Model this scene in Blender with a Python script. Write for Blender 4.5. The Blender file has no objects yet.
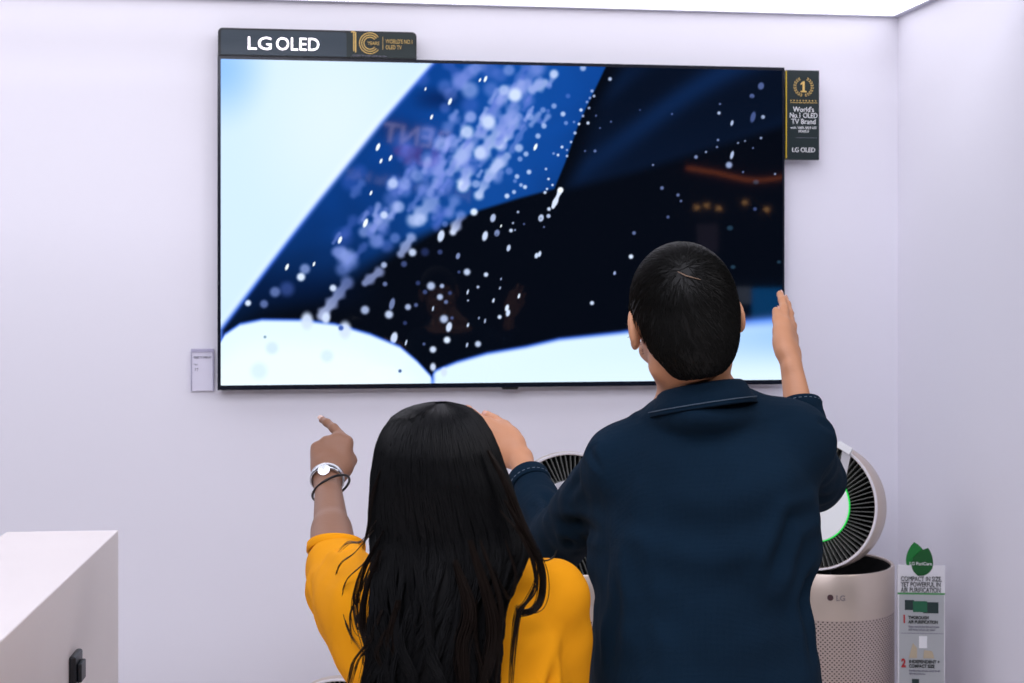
import bpy, bmesh, math, random
import numpy as np
from mathutils import Vector, Matrix
random.seed(7); rng = np.random.default_rng(7)
PI = math.pi
C = bpy.context.scene.collection
# ------------------------------------------------------------------ camera
PHI = math.radians(7.96); FPX = 1422.2; EYE = 1.69
SF, CF = math.sin(PHI), math.cos(PHI)
FW = Vector((SF, CF, 0)); RT = Vector((CF, -SF, 0)); CAM = Vector((0, 0, EYE))
cd = bpy.data.cameras.new('camera'); cam = bpy.data.objects.new('camera', cd); C.objects.link(cam)
cam.location = CAM; cam.rotation_euler = (PI/2, 0, -PHI)
cd.lens = 50; cd.sensor_width = 36; cd.shift_y = -63.5/1024; cd.clip_start = .05; cd.clip_end = 60
cd.dof.use_dof = True; cd.dof.focus_distance = 2.55; cd.dof.aperture_fstop = 9.5
bpy.context.scene.camera = cam
# ------------------------------------------------------------------ world, lights, exposure
vs = bpy.context.scene.view_settings
vs.view_transform = 'Standard'; vs.look = 'None'; vs.exposure = 0.0; vs.gamma = 1; vs.use_curve_mapping = False
w = bpy.data.worlds.new('world'); bpy.context.scene.world = w; w.use_nodes = True
w.node_tree.nodes['Background'].inputs[0].default_value = (.012, .012, .016, 1)
w.node_tree.nodes['Background'].inputs[1].default_value = 1
TVY = 4.26; WALLY = 4.305; CEIL = 2.52; HICEIL = 3.7
def area(name, loc, rot, sx, sy, power, col):
    l = bpy.data.lights.new(name, 'AREA'); l.shape = 'RECTANGLE'; l.size = sx; l.size_y = sy; l.energy = power; l.color = col
    o = bpy.data.objects.new(name, l); C.objects.link(o); o.location = loc; o.rotation_euler = rot; return o
area('shop_fill_light', (-.3, 1.5, HICEIL-.05), (math.radians(8), 0, 0), 3.6, 2.2, 106, (.87, .87, 1.0))
area('shop_fill_light', (-1.4, -1.2, HICEIL-.05), (math.radians(22), 0, 0), 3.2, 1.8, 225, (.89, .88, 1.0))
area('shop_fill_light', (3.0, .6, HICEIL-.05), (0, math.radians(38), 0), 1.2, 1.8, 72, (.97, .92, .96))  # added fill from the right, brightens plinth side and wall; no known lamp there
PANEL_E = 1.8
# ------------------------------------------------------------------ coordinate helpers (measured layout)
def ray(px, py): return FW + RT*((px-512)/FPX) + Vector((0, 0, (278-py)/FPX))
def W(px, py, y=TVY):                     # point on a plane parallel to the back wall
    d = ray(px, py); return CAM + d*(y/d.y)
def Pz(px, py, Z): return CAM + ray(px, py)*Z
def mir(px, py, Zv):                       # a thing of the hall behind, seen in the glossy screen
    p = Pz(px, py, Zv); return Vector((p.x, 2*TVY-p.y, p.z))
def q(px, py, Z):                          # people are laid out facing the wall along the view axis
    return np.array(((px-512)/FPX*Z, Z, EYE+(278-py)/FPX*Z))
# ------------------------------------------------------------------ materials
def srgb(c): return tuple((v/255/12.92 if v/255 <= .04045 else ((v/255+.055)/1.055)**2.4) for v in c)
def mat(name, col, rough=.5, metal=0, emit=None, es=0, noise=0, nscale=40, bump=0, bscale=200, spec=.5, coat=0, alpha=1, sheen=0, trans=0):
    m = bpy.data.materials.new(name); m.use_nodes = True; nt = m.node_tree; b = nt.nodes['Principled BSDF']
    c = srgb(col); b.inputs['Base Color'].default_value = (*c, 1); b.inputs['Roughness'].default_value = rough
    b.inputs['Metallic'].default_value = metal; b.inputs['Specular IOR Level'].default_value = spec
    b.inputs['Coat Weight'].default_value = coat; b.inputs['Alpha'].default_value = alpha
    b.inputs['Sheen Weight'].default_value = sheen; b.inputs['Transmission Weight'].default_value = trans
    if emit: b.inputs['Emission Color'].default_value = (*srgb(emit), 1); b.inputs['Emission Strength'].default_value = es
    tc = nt.nodes.new('ShaderNodeTexCoord')
    if noise:
        n = nt.nodes.new('ShaderNodeTexNoise'); n.inputs['Scale'].default_value = nscale; n.inputs['Detail'].default_value = 4
        nt.links.new(tc.outputs['Object'], n.inputs['Vector'])
        mx = nt.nodes.new('ShaderNodeMix'); mx.data_type = 'RGBA'
        mx.inputs[6].default_value = (*[v*(1-noise) for v in c], 1); mx.inputs[7].default_value = (*[min(1, v*(1+noise)) for v in c], 1)
        nt.links.new(n.outputs['Fac'], mx.inputs[0]); nt.links.new(mx.outputs[2], b.inputs['Base Color'])
    if bump:
        n = nt.nodes.new('ShaderNodeTexNoise'); n.inputs['Scale'].default_value = bscale; n.inputs['Detail'].default_value = 3
        nt.links.new(tc.outputs['Object'], n.inputs['Vector'])
        bp = nt.nodes.new('ShaderNodeBump'); bp.inputs['Strength'].default_value = bump; bp.inputs['Distance'].default_value = .002
        nt.links.new(n.outputs['Fac'], bp.inputs['Height']); nt.links.new(bp.outputs[0], b.inputs['Normal'])
    return m
M = {}
M['wall'] = mat('wall_paint', (232, 231, 240), .75, bump=.05, bscale=60, spec=.3)
M['ceiling'] = mat('ceiling_paint', (200, 200, 205), .9)
M['floor'] = mat('floor_tile', (214, 206, 202), .35, noise=.1, nscale=6)
M['panel'] = mat('light_panel', (240, 240, 245), .5, emit=(250, 248, 255), es=PANEL_E)
M['trim'] = mat('panel_trim', (190, 190, 205), .5)
M['black'] = mat('black_plastic', (14, 17, 24), .35)
M['bezel'] = mat('tv_bezel', (10, 18, 34), .25, metal=.2)
M['slate'] = mat('slate_panel', (44, 58, 70), .35)
M['darkgreen'] = mat('dark_green_print', (12, 32, 33), .35)
M['gold'] = mat('gold_print', (214, 180, 104), .4)
M['goldedge'] = mat('gold_edge', (190, 160, 40), .4)
M['white'] = mat('white_print', (236, 238, 240), .5)
M['litwhite'] = mat('lit_letters', (255, 250, 255), .5, emit=(255, 246, 255), es=1.8)
M['plinth'] = mat('plinth_laminate', (238, 230, 228), .55, noise=.02, nscale=8)
M['skin_m'] = mat('tan_skin', (206, 148, 112), .5, noise=.07, nscale=30, bump=.12, bscale=260, spec=.4)
M['skin_w'] = mat('brown_skin', (146, 106, 84), .48, noise=.08, nscale=30, bump=.15, bscale=240, spec=.45)
M['eye'] = mat('eye_white', (230, 226, 220), .15)
M['lip'] = mat('lips', (150, 80, 70), .4)
def hairmat(name, col, rough):
    m = mat(name, col, rough, noise=.35, nscale=60, spec=.2); return m
M['hair_m'] = hairmat('short_black_hair', (15, 15, 14), .5)
M['hair_w'] = hairmat('long_black_hair', (11, 12, 14), .5)
M['hair_tips'] = hairmat('dark_brown_hair', (24, 16, 12), .45)
def fabric(name, col, weave, scale, rough=.85, noise=.1, nsc=9, sheen=.15):
    m = mat(name, col, rough, noise=noise, nscale=nsc, spec=.12, sheen=sheen); nt = m.node_tree; b = nt.nodes['Principled BSDF']
    tc = nt.nodes.new('ShaderNodeTexCoord'); ad = nt.nodes.new('ShaderNodeMath'); ad.operation = 'ADD'
    for i, d in enumerate(('X', 'Z')):
        wv = nt.nodes.new('ShaderNodeTexWave'); wv.bands_direction = d; wv.inputs['Scale'].default_value = scale; wv.inputs['Distortion'].default_value = 1.2
        nt.links.new(tc.outputs['Object'], wv.inputs['Vector']); nt.links.new(wv.outputs['Fac'], ad.inputs[i])
    n = nt.nodes.new('ShaderNodeTexNoise'); n.inputs['Scale'].default_value = 420
    nt.links.new(tc.outputs['Object'], n.inputs['Vector'])
    a2 = nt.nodes.new('ShaderNodeMath'); a2.operation = 'ADD'; nt.links.new(ad.outputs[0], a2.inputs[0]); nt.links.new(n.outputs['Fac'], a2.inputs[1])
    bp = nt.nodes.new('ShaderNodeBump'); bp.inputs['Strength'].default_value = weave; bp.inputs['Distance'].default_value = .0012
    nt.links.new(a2.outputs[0], bp.inputs['Height']); nt.links.new(bp.outputs[0], b.inputs['Normal'])
    return m
M['denim'] = fabric('navy_denim', (14, 36, 54), .5, 180, noise=.38, nsc=7, sheen=0, rough=.95)
M['stitch'] = mat('pale_stitching', (96, 112, 128), .8)
M['mustard'] = fabric('mustard_cotton', (242, 160, 20), .25, 300, noise=.05, nsc=12, sheen=0)
M['trousers'] = fabric('charcoal_cotton', (40, 42, 48), .3, 200)
M['jeans'] = fabric('blue_jeans', (52, 66, 92), .4, 200)
M['shoe'] = mat('dark_leather', (30, 28, 28), .4)
M['silver'] = mat('brushed_silver', (205, 208, 214), .25, metal=.9)
M['champagne'] = mat('champagne_metal', (204, 190, 178), .38, metal=.55, spec=.5)
M['rim'] = mat('pale_rim', (226, 222, 226), .35)
M['louver'] = mat('louvre_grey', (110, 112, 108), .45)
M['display'] = mat('display_disc', (226, 228, 230), .3, emit=(225, 232, 232), es=.12)
M['display_off'] = mat('display_disc_off', (186, 186, 192), .3)
M['led'] = mat('green_led', (20, 200, 70), .4, emit=(10, 205, 70), es=.75)
M['led_off'] = mat('led_ring_off', (120, 124, 124), .4)
M['logo_red'] = mat('logo_dark', (70, 44, 50), .4)
M['logo_grey'] = mat('logo_grey', (140, 130, 130), .4)
M['leaf'] = mat('green_leaf_print', (20, 122, 52), .4)
M['leaf2'] = mat('dark_green_leaf_print', (12, 88, 38), .4)
M['board'] = mat('pale_board', (226, 226, 230), .4)
M['boardgrey'] = mat('grey_board_print', (176, 180, 182), .35)
M['ink'] = mat('ink', (46, 52, 52), .6)
M['ink_soft'] = mat('grey_ink', (132, 130, 146), .6)
M['redink'] = mat('red_ink', (176, 40, 44), .6)
M['greenline'] = mat('green_line', (80, 150, 90), .6)
M['photo_dark'] = mat('photo_dark', (30, 52, 52), .4)
M['photo_green'] = mat('photo_green', (30, 100, 70), .4)
M['photo_beige'] = mat('photo_beige', (190, 176, 150), .4)
M['acrylic'] = mat('clear_acrylic', (222, 220, 236), .12, alpha=.45)
M['paper'] = mat('paper_card', (222, 220, 236), .6)
def perforated():
    m = mat('perforated_metal', (190, 176, 168), .4, metal=.5); nt = m.node_tree; b = nt.nodes['Principled BSDF']
    uv = nt.nodes.new('ShaderNodeUVMap'); uv.uv_map = 'UVMap'
    sep = nt.nodes.new('ShaderNodeSeparateXYZ'); nt.links.new(uv.outputs[0], sep.inputs[0])
    def mth(op, a, c, d=None):
        n = nt.nodes.new('ShaderNodeMath'); n.operation = op
        for i, v in enumerate((a, c, d)):
            if v is None: continue
            if isinstance(v, (int, float)): n.inputs[i].default_value = v
            else: nt.links.new(v, n.inputs[i])
        return n.outputs[0]
    def grid(ou, ov):
        fu = mth('SUBTRACT', mth('FRACT', mth('ADD', sep.outputs[0], ou), 0), .5); fv = mth('SUBTRACT', mth('FRACT', mth('ADD', sep.outputs[1], ov), 0), .5)
        return mth('ADD', mth('MULTIPLY', fu, fu), mth('MULTIPLY', mth('MULTIPLY', fv, fv), 1.6))
    d = mth('MINIMUM', grid(0, 0), grid(.5, .5))
    hole = mth('LESS_THAN', d, .042)
    mx = nt.nodes.new('ShaderNodeMix'); mx.data_type = 'RGBA'; mx.inputs[6].default_value = (*srgb((196, 180, 172)), 1); mx.inputs[7].default_value = (*srgb((70, 60, 56)), 1)
    nt.links.new(hole, mx.inputs[0]); nt.links.new(mx.outputs[2], b.inputs['Base Color'])
    return m
M['perf'] = perforated()
M['void'] = mat('matte_black_well', (6, 6, 7), .85, spec=.15)
# ------------------------------------------------------------------ object helpers
def tag(o, label=None, cat=None, group=None, kind=None):
    if label: o['label'] = label
    if cat: o['category'] = cat
    if group: o['group'] = group
    if kind: o['kind'] = kind
    return o
def empty(name, loc=(0, 0, 0), rz=0):
    o = bpy.data.objects.new(name, None); C.objects.link(o); o.location = loc; o.rotation_euler = (0, 0, rz); o.empty_display_size = .1; return o
def link(name, me, m, parent=None, smooth=False, loc=None, rot=None):
    o = bpy.data.objects.new(name, me); C.objects.link(o); o.parent = parent
    for mm in (m if isinstance(m, (list, tuple)) else [m]): me.materials.append(mm)
    if smooth: me.polygons.foreach_set('use_smooth', [True]*len(me.polygons))
    if loc is not None: o.location = loc
    if rot is not None: o.rotation_euler = rot
    return o
def np_mesh(name, V, F):                    # V (n,3), F (m,k) all faces same size
    V = np.asarray(V, dtype=np.float32); F = np.asarray(F, dtype=np.int32); k = F.shape[1]
    me = bpy.data.meshes.new(name); me.vertices.add(len(V)); me.vertices.foreach_set('co', V.ravel())
    me.loops.add(F.size); me.loops.foreach_set('vertex_index', F.ravel())
    me.polygons.add(len(F)); me.polygons.foreach_set('loop_start', np.arange(0, F.size, k, dtype=np.int32))
    me.update(calc_edges=True); return me
def bm_mesh(name, bm):
    me = bpy.data.meshes.new(name); bmesh.ops.recalc_face_normals(bm, faces=bm.faces); bm.to_mesh(me); bm.free(); return me
def box(bm, x0, x1, y0, y1, z0, z1, bev=0, seg=2):
    r = bmesh.ops.create_cube(bm, size=1); vv = r['verts']
    for v in vv: v.co = Vector(((x0+x1)/2+v.co.x*(x1-x0), (y0+y1)/2+v.co.y*(y1-y0), (z0+z1)/2+v.co.z*(z1-z0)))
    if bev:
        es = list({e for v in vv for e in v.link_edges})
        bmesh.ops.bevel(bm, geom=es, offset=bev, segments=seg, affect='EDGES', profile=.5)
def boxobj(name, x0, x1, y0, y1, z0, z1, m, parent=None, bev=0, **k):
    bm = bmesh.new(); box(bm, x0, x1, y0, y1, z0, z1, bev); return link(name, bm_mesh(name, bm), m, parent, **k)
def prism(name, pts, depth, m, parent=None, loc=None, rot=None, bev=0):   # outline in local x,z ; thickness along +y
    bm = bmesh.new(); a = [bm.verts.new((x, 0, z)) for x, z in pts]; f = bm.faces.new(a)
    r = bmesh.ops.extrude_face_region(bm, geom=[f])
    for v in r['geom']:
        if isinstance(v, bmesh.types.BMVert): v.co.y += depth
    if bev: bmesh.ops.bevel(bm, geom=[e for e in bm.edges], offset=bev, segments=2, affect='EDGES')
    return link(name, bm_mesh(name, bm), m, parent, loc=loc, rot=rot)
def lathe(name, prof, m, parent=None, n=96, smooth=True, uv=None, loc=None, rot=None):  # prof [(r,z)]
    V = []; F = []; k = len(prof)
    for i in range(n):
        a = 2*PI*i/n
        for r, z in prof: V.append((r*math.cos(a), r*math.sin(a), z))
    for i in range(n):
        j = (i+1) % n
        for t in range(k-1): F.append((i*k+t, j*k+t, j*k+t+1, i*k+t+1))
    me = np_mesh(name, V, F)
    if uv:
        l = me.uv_layers.new(name='UVMap'); nu, nv = uv
        zs = [p[1] for p in prof]; z0, z1 = min(zs), max(zs); d = []
        for i in range(n):
            for t in range(k-1):
                for (ii, tt) in ((i, t), (i+1, t), (i+1, t+1), (i, t+1)): d += [ii/n*nu, (prof[tt][1]-z0)/(z1-z0)*nv]
        l.data.foreach_set('uv', d)
    o = link(name, me, m, parent, smooth=smooth, loc=loc, rot=rot)
    if smooth:
        me.set_sharp_from_angle(angle=math.radians(35))
    return o
def text(name, s, size, m, parent=None, loc=(0, 0, 0), rot=(PI/2, 0, 0), bold=0, ext=.0008, align='LEFT', spacing=1, xs=1, mtx=None):
    cu = bpy.data.curves.new(name, 'FONT'); cu.body = s; cu.size = size; cu.extrude = ext; cu.offset = bold; cu.align_x = align
    cu.space_character = spacing; cu.space_line = 1.0; cu.resolution_u = 3
    t = bpy.data.objects.new(name, cu); C.objects.link(t)
    dg = bpy.context.evaluated_depsgraph_get(); dg.update(); me = bpy.data.meshes.new_from_object(t.evaluated_get(dg)); bpy.data.objects.remove(t)
    o = link(name, me, m, parent, loc=loc, rot=rot); o.scale = (xs, 1, 1)
    if mtx is not None: o.matrix_local = mtx
    return o
def tubes(paths, rad, sides=3):             # paths (N,K,3), rad (N,K) -> V,F
    P = np.asarray(paths, float); N, K, _ = P.shape; R = np.broadcast_to(np.asarray(rad, float), (N, K))
    T = np.gradient(P, axis=1); T /= np.linalg.norm(T, axis=2, keepdims=True)+1e-9
    ref = np.array([.31, .87, .37]); U = np.cross(T, ref); U /= np.linalg.norm(U, axis=2, keepdims=True)+1e-9; B = np.cross(T, U)
    V = np.zeros((N, K, sides, 3))
    for s in range(sides):
        a = 2*PI*s/sides; V[:, :, s] = P+(U*math.cos(a)+B*math.sin(a))*R[..., None]
    idx = np.arange(N*K*sides).reshape(N, K, sides); F = []
    for s in range(sides):
        t = (s+1) % sides
        F.append(np.stack([idx[:, :-1, s], idx[:, :-1, t], idx[:, 1:, t], idx[:, 1:, s]], -1).reshape(-1, 4))
    return V.reshape(-1, 3), np.concatenate(F)
# ------------------------------------------------------------------ signed distance modelling for figures
class Field:
    def __init__(s, lo, hi, h):
        s.lo = np.array(lo, float); s.h = h; s.n = np.ceil((np.array(hi)-s.lo)/h).astype(int)+1
        s.A = np.full(s.n, .5, np.float32)
    def sub(s, lo, hi):
        a = np.clip(np.floor((np.array(lo)-s.lo)/s.h).astype(int), 0, s.n); b = np.clip(np.ceil((np.array(hi)-s.lo)/s.h).astype(int)+1, 0, s.n)
        if np.any(b <= a): return None
        g = [(s.lo[i]+s.h*np.arange(a[i], b[i])).astype(np.float32) for i in range(3)]
        return tuple(slice(a[i], b[i]) for i in range(3)), g[0][:, None, None], g[1][None, :, None], g[2][None, None, :]
    def put(s, sl, d, k, op='u'):
        A = s.A[sl]
        if op == 'u':
            if k > 0:
                hh = np.maximum(k-np.abs(A-d), 0)/k; s.A[sl] = np.minimum(A, d)-hh*hh*k*.25
            else: s.A[sl] = np.minimum(A, d)
        else:
            d = -d
            if k > 0:
                hh = np.maximum(k-np.abs(A-d), 0)/k; s.A[sl] = np.maximum(A, d)+hh*hh*k*.25
            else: s.A[sl] = np.maximum(A, d)
    def cap(s, a, b, ra, rb=None, k=.01, op='u', fl=None):   # fl: (axis vector, factor) squashes across that axis
        rb = ra if rb is None else rb; a = np.array(a, float); b = np.array(b, float); m = max(ra, rb)*1.15+k+.015
        r = s.sub(np.minimum(a, b)-m, np.maximum(a, b)+m)
        if r is None: return
        sl, X, Y, Z = r; ab = b-a; L = float(ab@ab)+1e-12
        t = np.clip(((X-a[0])*ab[0]+(Y-a[1])*ab[1]+(Z-a[2])*ab[2])/L, 0, 1)
        dx = X-a[0]-t*ab[0]; dy = Y-a[1]-t*ab[1]; dz = Z-a[2]-t*ab[2]; d2 = dx*dx+dy*dy+dz*dz
        if fl is not None:
            ax, f = fl; ax = np.array(ax, float)/np.linalg.norm(ax); c = dx*ax[0]+dy*ax[1]+dz*ax[2]; d2 = d2+c*c*(f*f-1)
        s.put(sl, np.sqrt(d2)-(ra+(rb-ra)*t), k, op)
    def ell(s, c, r, R=None, k=.01, op='u'):
        c = np.array(c, float); r_ = np.array(r, float); m = r_.max()+k+.015; g = s.sub(c-m, c+m)
        if g is None: return
        sl, X, Y, Z = g; X = X-c[0]; Y = Y-c[1]; Z = Z-c[2]
        if R is not None:
            X, Y, Z = (R[0, i]*X+R[1, i]*Y+R[2, i]*Z for i in range(3))
        k0 = np.sqrt((X/r_[0])**2+(Y/r_[1])**2+(Z/r_[2])**2); k1 = np.sqrt((X/r_[0]**2)**2+(Y/r_[1]**2)**2+(Z/r_[2]**2)**2)+1e-6
        s.put(sl, k0*(k0-1)/k1, k, op)
    def stack(s, keys, k=.01, p=2.4):        # keys [(z, x0, x1, yc, b)] descending or ascending z
        keys = sorted(keys); z = np.array([q_[0] for q_ in keys]); x0 = np.array([q_[1] for q_ in keys]); x1 = np.array([q_[2] for q_ in keys])
        yc = np.array([q_[3] for q_ in keys]); b = np.array([q_[4] for q_ in keys])
        g = s.sub((x0.min()-.04, (yc-b).min()-.04, z[0]-.02), (x1.max()+.04, (yc+b).max()+.04, z[-1]+.02)); sl, X, Y, Z = g
        zf = Z.ravel(); zz = np.linspace(z[0], z[-1], 160)
        def sm(v):
            a = np.interp(zz, z, v); kk = np.ones(13)/13; a2 = np.convolve(np.pad(a, 6, mode='edge'), kk, 'valid'); return np.interp(zf, zz, a2).astype(np.float32)[None, None, :]
        X0, X1, YC, B = sm(x0), sm(x1), sm(yc), sm(b); xc = (X0+X1)/2; a = (X1-X0)/2
        d = ((np.abs((X-xc)/a)**p+np.abs((Y-YC)/B)**p)**(1/p)-1)*np.minimum(a, B)
        d = np.maximum(d, np.maximum(z[0]-Z, Z-z[-1])); s.put(sl, d.astype(np.float32), k)
    def mesh(s, name, bands=None):
        A = s.A; ins = A < 0; nx, ny, nz = A.shape
        a8 = np.zeros((nx-1, ny-1, nz-1), np.uint8)
        offs = [(i, j, k) for i in (0, 1) for j in (0, 1) for k in (0, 1)]
        for i, j, k in offs: a8 += ins[i:nx-1+i, j:ny-1+j, k:nz-1+k]
        I = np.argwhere((a8 > 0) & (a8 < 8)); ids = np.full(a8.shape, -1, np.int32); ids[I[:, 0], I[:, 1], I[:, 2]] = np.arange(len(I))
        cv = np.stack([A[I[:, 0]+i, I[:, 1]+j, I[:, 2]+k] for i, j, k in offs], 1)
        acc = np.zeros((len(I), 3)); cnt = np.zeros(len(I))
        for e0 in range(8):
            for e1 in range(e0+1, 8):
                o0 = np.array(offs[e0]); o1 = np.array(offs[e1])
                if np.abs(o0-o1).sum() != 1: continue
                v0 = cv[:, e0]; v1 = cv[:, e1]; c = (v0 < 0) != (v1 < 0); t = np.where(c, v0/(v0-v1+1e-12*(v0 == v1)), 0)
                acc += (o0[None]+t[:, None]*(o1-o0)[None])*c[:, None]; cnt += c
        V = s.lo+s.h*(I+acc/cnt[:, None]); F = []
        for ax in range(3):
            sh = [slice(None)]*3; s0 = list(sh); s1 = list(sh); s0[ax] = slice(0, -1); s1[ax] = slice(1, None)
            E = np.argwhere(ins[tuple(s0)] != ins[tuple(s1)]); u, v = (ax+1) % 3, (ax+2) % 3
            E = E[(E[:, u] > 0) & (E[:, v] > 0) & (E[:, u] < A.shape[u]-1) & (E[:, v] < A.shape[v]-1)]
            fl = ins[E[:, 0], E[:, 1], E[:, 2]]
            def cid(du, dv):
                T = E.copy(); T[:, u] -= du; T[:, v] -= dv; return ids[T[:, 0], T[:, 1], T[:, 2]]
            Q = np.stack([cid(1, 1), cid(0, 1), cid(0, 0), cid(1, 0)], 1); Q[~fl] = Q[~fl][:, ::-1]; F.append(Q)
        F = np.concatenate(F); F = F[(F >= 0).all(1)]
        # light Laplacian smoothing
        for _ in range(2):
            S = np.zeros_like(V); n = np.zeros(len(V))
            for i in range(4):
                a, b = F[:, i], F[:, (i+1) % 4]; np.add.at(S, a, V[b]); np.add.at(n, a, 1)
            V = V*.5+.5*S/np.maximum(n, 1)[:, None]
        return V, F
def normals(V, F):
    n = np.cross(V[F[:, 2]]-V[F[:, 0]], V[F[:, 3]]-V[F[:, 1]]); N = np.zeros_like(V)
    for i in range(4): np.add.at(N, F[:, i], n)
    return N/(np.linalg.norm(N, axis=1, keepdims=True)+1e-12)
def crease(V, N, segs):                      # segs: (list of points, width, depth): carved folds with a raised lip beside
    V = V.copy()
    for pts, wd, dp in segs:
        P = np.array(pts, float); best = np.full(len(V), 9.)
        tt = np.zeros(len(V))
        for i in range(len(P)-1):
            a, b = P[i], P[i+1]; ab = b-a; t = np.clip(((V-a)@ab)/(ab@ab), 0, 1); d = np.linalg.norm(V-a-t[:, None]*ab, axis=1)
            m = d < best; best[m] = d[m]; tt[m] = (i+t[m])/(len(P)-1)
        fade = np.clip(np.minimum(tt, 1-tt)*5, 0, 1); x = best/wd
        V += N*((-np.exp(-x*x)+.55*np.exp(-(x-2.2)**2))*dp*fade)[:, None]
    return V
def ripple(V, N, amp, f, seed):
    r = np.random.default_rng(seed); d = np.zeros(len(V))
    for i in range(10):
        k = r.normal(size=3)*f*(1+i*.25); ph = r.uniform(0, 6.28); k2 = r.normal(size=3)*f*.5
        d += np.sin(V@k+ph+1.5*np.sin(V@k2+ph*2))/(1+i*.25)
    return V+N*(d*amp/3)[:, None]
def rotm(rx, ry, rz):
    return np.array((Matrix.Rotation(rz, 3, 'Z')@Matrix.Rotation(ry, 3, 'Y')@Matrix.Rotation(rx, 3, 'X')))
def unit(v): v = np.array(v, float); return v/np.linalg.norm(v)
def head(f, o, R, s=1.0, female=False):     # o: point between the ears; R: columns right, forward, up
    g = lambda x, y, z: o+R@(np.array((x, y, z))*s)
    e = lambda c, r, k=.01, op='u', RR=None: f.ell(g(*c), np.array(r)*s, R if RR is None else R@RR, k*s, op)
    e((0, -.008, .036), (.076, .098, .088)); e((0, -.045, -.01), (.062, .055, .06), .02)
    e((0, .035, -.028), (.058, .057, .066), .03); f.cap(g(-.045, .0, -.055), g(-.008, .072, -.094), .02*s, .018*s, .02); f.cap(g(.045, .0, -.055), g(.008, .072, -.094), .02*s, .018*s, .02)
    f.cap(g(0, .086, -.082), g(0, .08, -.096), .016*s, .014*s, .015)
    f.cap(g(-.03, .082, .024), g(.03, .082, .024), .011*s, None, .018)
    for t in (-1, 1):
        e((t*.031, .098, .006), (.016, .014, .011), .012, 's'); e((t*.04, .07, -.028), (.022, .02, .018), .02)
        c = (t*.0805, -.006, .008); RR = rotm(math.radians(-10), 0, t*math.radians(24))
        e(c, (.0085, .019, .031), .006, 'u', RR); e((t*.091, .0, .012), (.006, .011, .018), .004, 's', RR); f.ell(g(t*.081, .004, -.014), np.array((.006, .009, .011))*s, R, .006)
        e((t*.031, .0775, .006), (.0155, .0135, .0135), .006); e((t*.031, .0905, .005), (.0115, .007, .0036), .002, 's')
        f.ell(g(t*.011, .103, -.03), np.array((.0075, .01, .0075))*s, R, .006)
    f.cap(g(0, .093, .012), g(0, .112, -.026), .0065*s, .0095*s, .01)
    f.cap(g(-.018, .09, -.054), g(0, .1, -.052), .004*s, .006*s, .006); f.cap(g(.018, .09, -.054), g(0, .1, -.052), .004*s, .006*s, .006)
    f.cap(g(-.014, .09, -.062), g(.014, .09, -.062), .0065*s, None, .006)
    return g
def hand(f, wrist, d, across, s=1.0, curls=((25, 30, 20),)*4, spread=(6, 2, -3, -8), thumb=(45, -20, 15), side=1, wr=.024, tp=.35):
    """across points to the thumb side; side=+1 right hand, -1 left; the back of the hand looks along cross(d, across)*side"""
    d = unit(d); across = unit(np.array(across)-d*np.dot(across, d)); nb = np.cross(d, across)*side
    wrist = np.array(wrist, float); joints = {}
    off = (.029, .0095, -.010, -.028); Lk = (.088, .092, .086, .076); rk = (.0105, .0108, .0100, .0088)
    ph = ((.043, .026, .021), (.047, .030, .022), (.043, .028, .021), (.034, .021, .019))
    f.cap(wrist-d*.01, wrist+d*.03*s, wr*s, .026*s, .012, fl=(nb, 1.45))
    for i in range(4):
        kn = wrist+d*Lk[i]*s+across*off[i]*s-nb*(.002 if i in (1, 2) else .005)*s
        f.cap(wrist+d*.012*s+across*off[i]*.55*s-nb*.003*s, kn, .0125*s, rk[i]*1.12*s, .012*s)
        f.cap(wrist+d*.03*s+across*off[i]*.8*s-nb*.01*s, kn-nb*.006*s-d*.01*s, .011*s, .009*s, .012*s)
        a = 0; p = kn; sp = math.radians(spread[i]); base = unit(d*math.cos(sp)+across*math.sin(sp))
        cu = curls[i] if len(curls) > 1 else curls[0]
        for j in range(3):
            a += math.radians(cu[j]); dd = base*math.cos(a)-nb*math.sin(a); r0 = rk[i]*(1-.10*j)*s; r1 = rk[i]*(.90-.10*j)*s*.97
            pn = p+dd*ph[i][j]*s; f.cap(p, pn, r0*.94, r1*.94, .0035 if j else .006); f.cap(pn, pn, r1*1.0, None, .003)
            if j == 2: joints[i] = (pn, dd, base, r1, -math.sin(a)*base*0+nb*math.cos(a)+base*math.sin(a))
            p = pn
    # thumb leaves the side of the palm near its base
    b0 = wrist+d*.018*s+across*.020*s-nb*.008*s; t1, t2, t3 = (math.radians(v) for v in thumb)
    d1 = unit(d*math.cos(t1)+across*math.sin(t1)-nb*tp); f.cap(b0, b0+d1*.046*s, .0165*s, .0125*s, .012*s)
    d2 = unit(d*math.cos(t1+t2)+across*math.sin(t1+t2)-nb*tp); p1 = b0+d1*.046*s; p2 = p1+d2*.032*s; f.cap(p1, p2, .0115*s, .0105*s, .005)
    d3 = unit(d*math.cos(t1+t2+t3)+across*math.sin(t1+t2+t3)-nb*tp); p3 = p2+d3*.024*s; f.cap(p2, p3, .0103*s, .0085*s, .004)
    f.cap(b0+d1*.02*s, wrist+d*.07*s+across*.02*s-nb*.006*s, .012*s, .009*s, .014*s)
    joints['t'] = (p3, d3, d3, .0085*s, nb)
    return joints, nb
def foot(f, ankle, d, s=1.0):
    a = np.array(ankle); f.cap(a+(0, 0, -.02), a+np.array(d)*-.03+(0, 0, -.045), .032*s, .03*s, .02); f.cap(a+np.array(d)*.0+(0, 0, -.03), a+np.array(d)*.13+(0, 0, -.06), .036*s, .024*s, .03)
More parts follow.
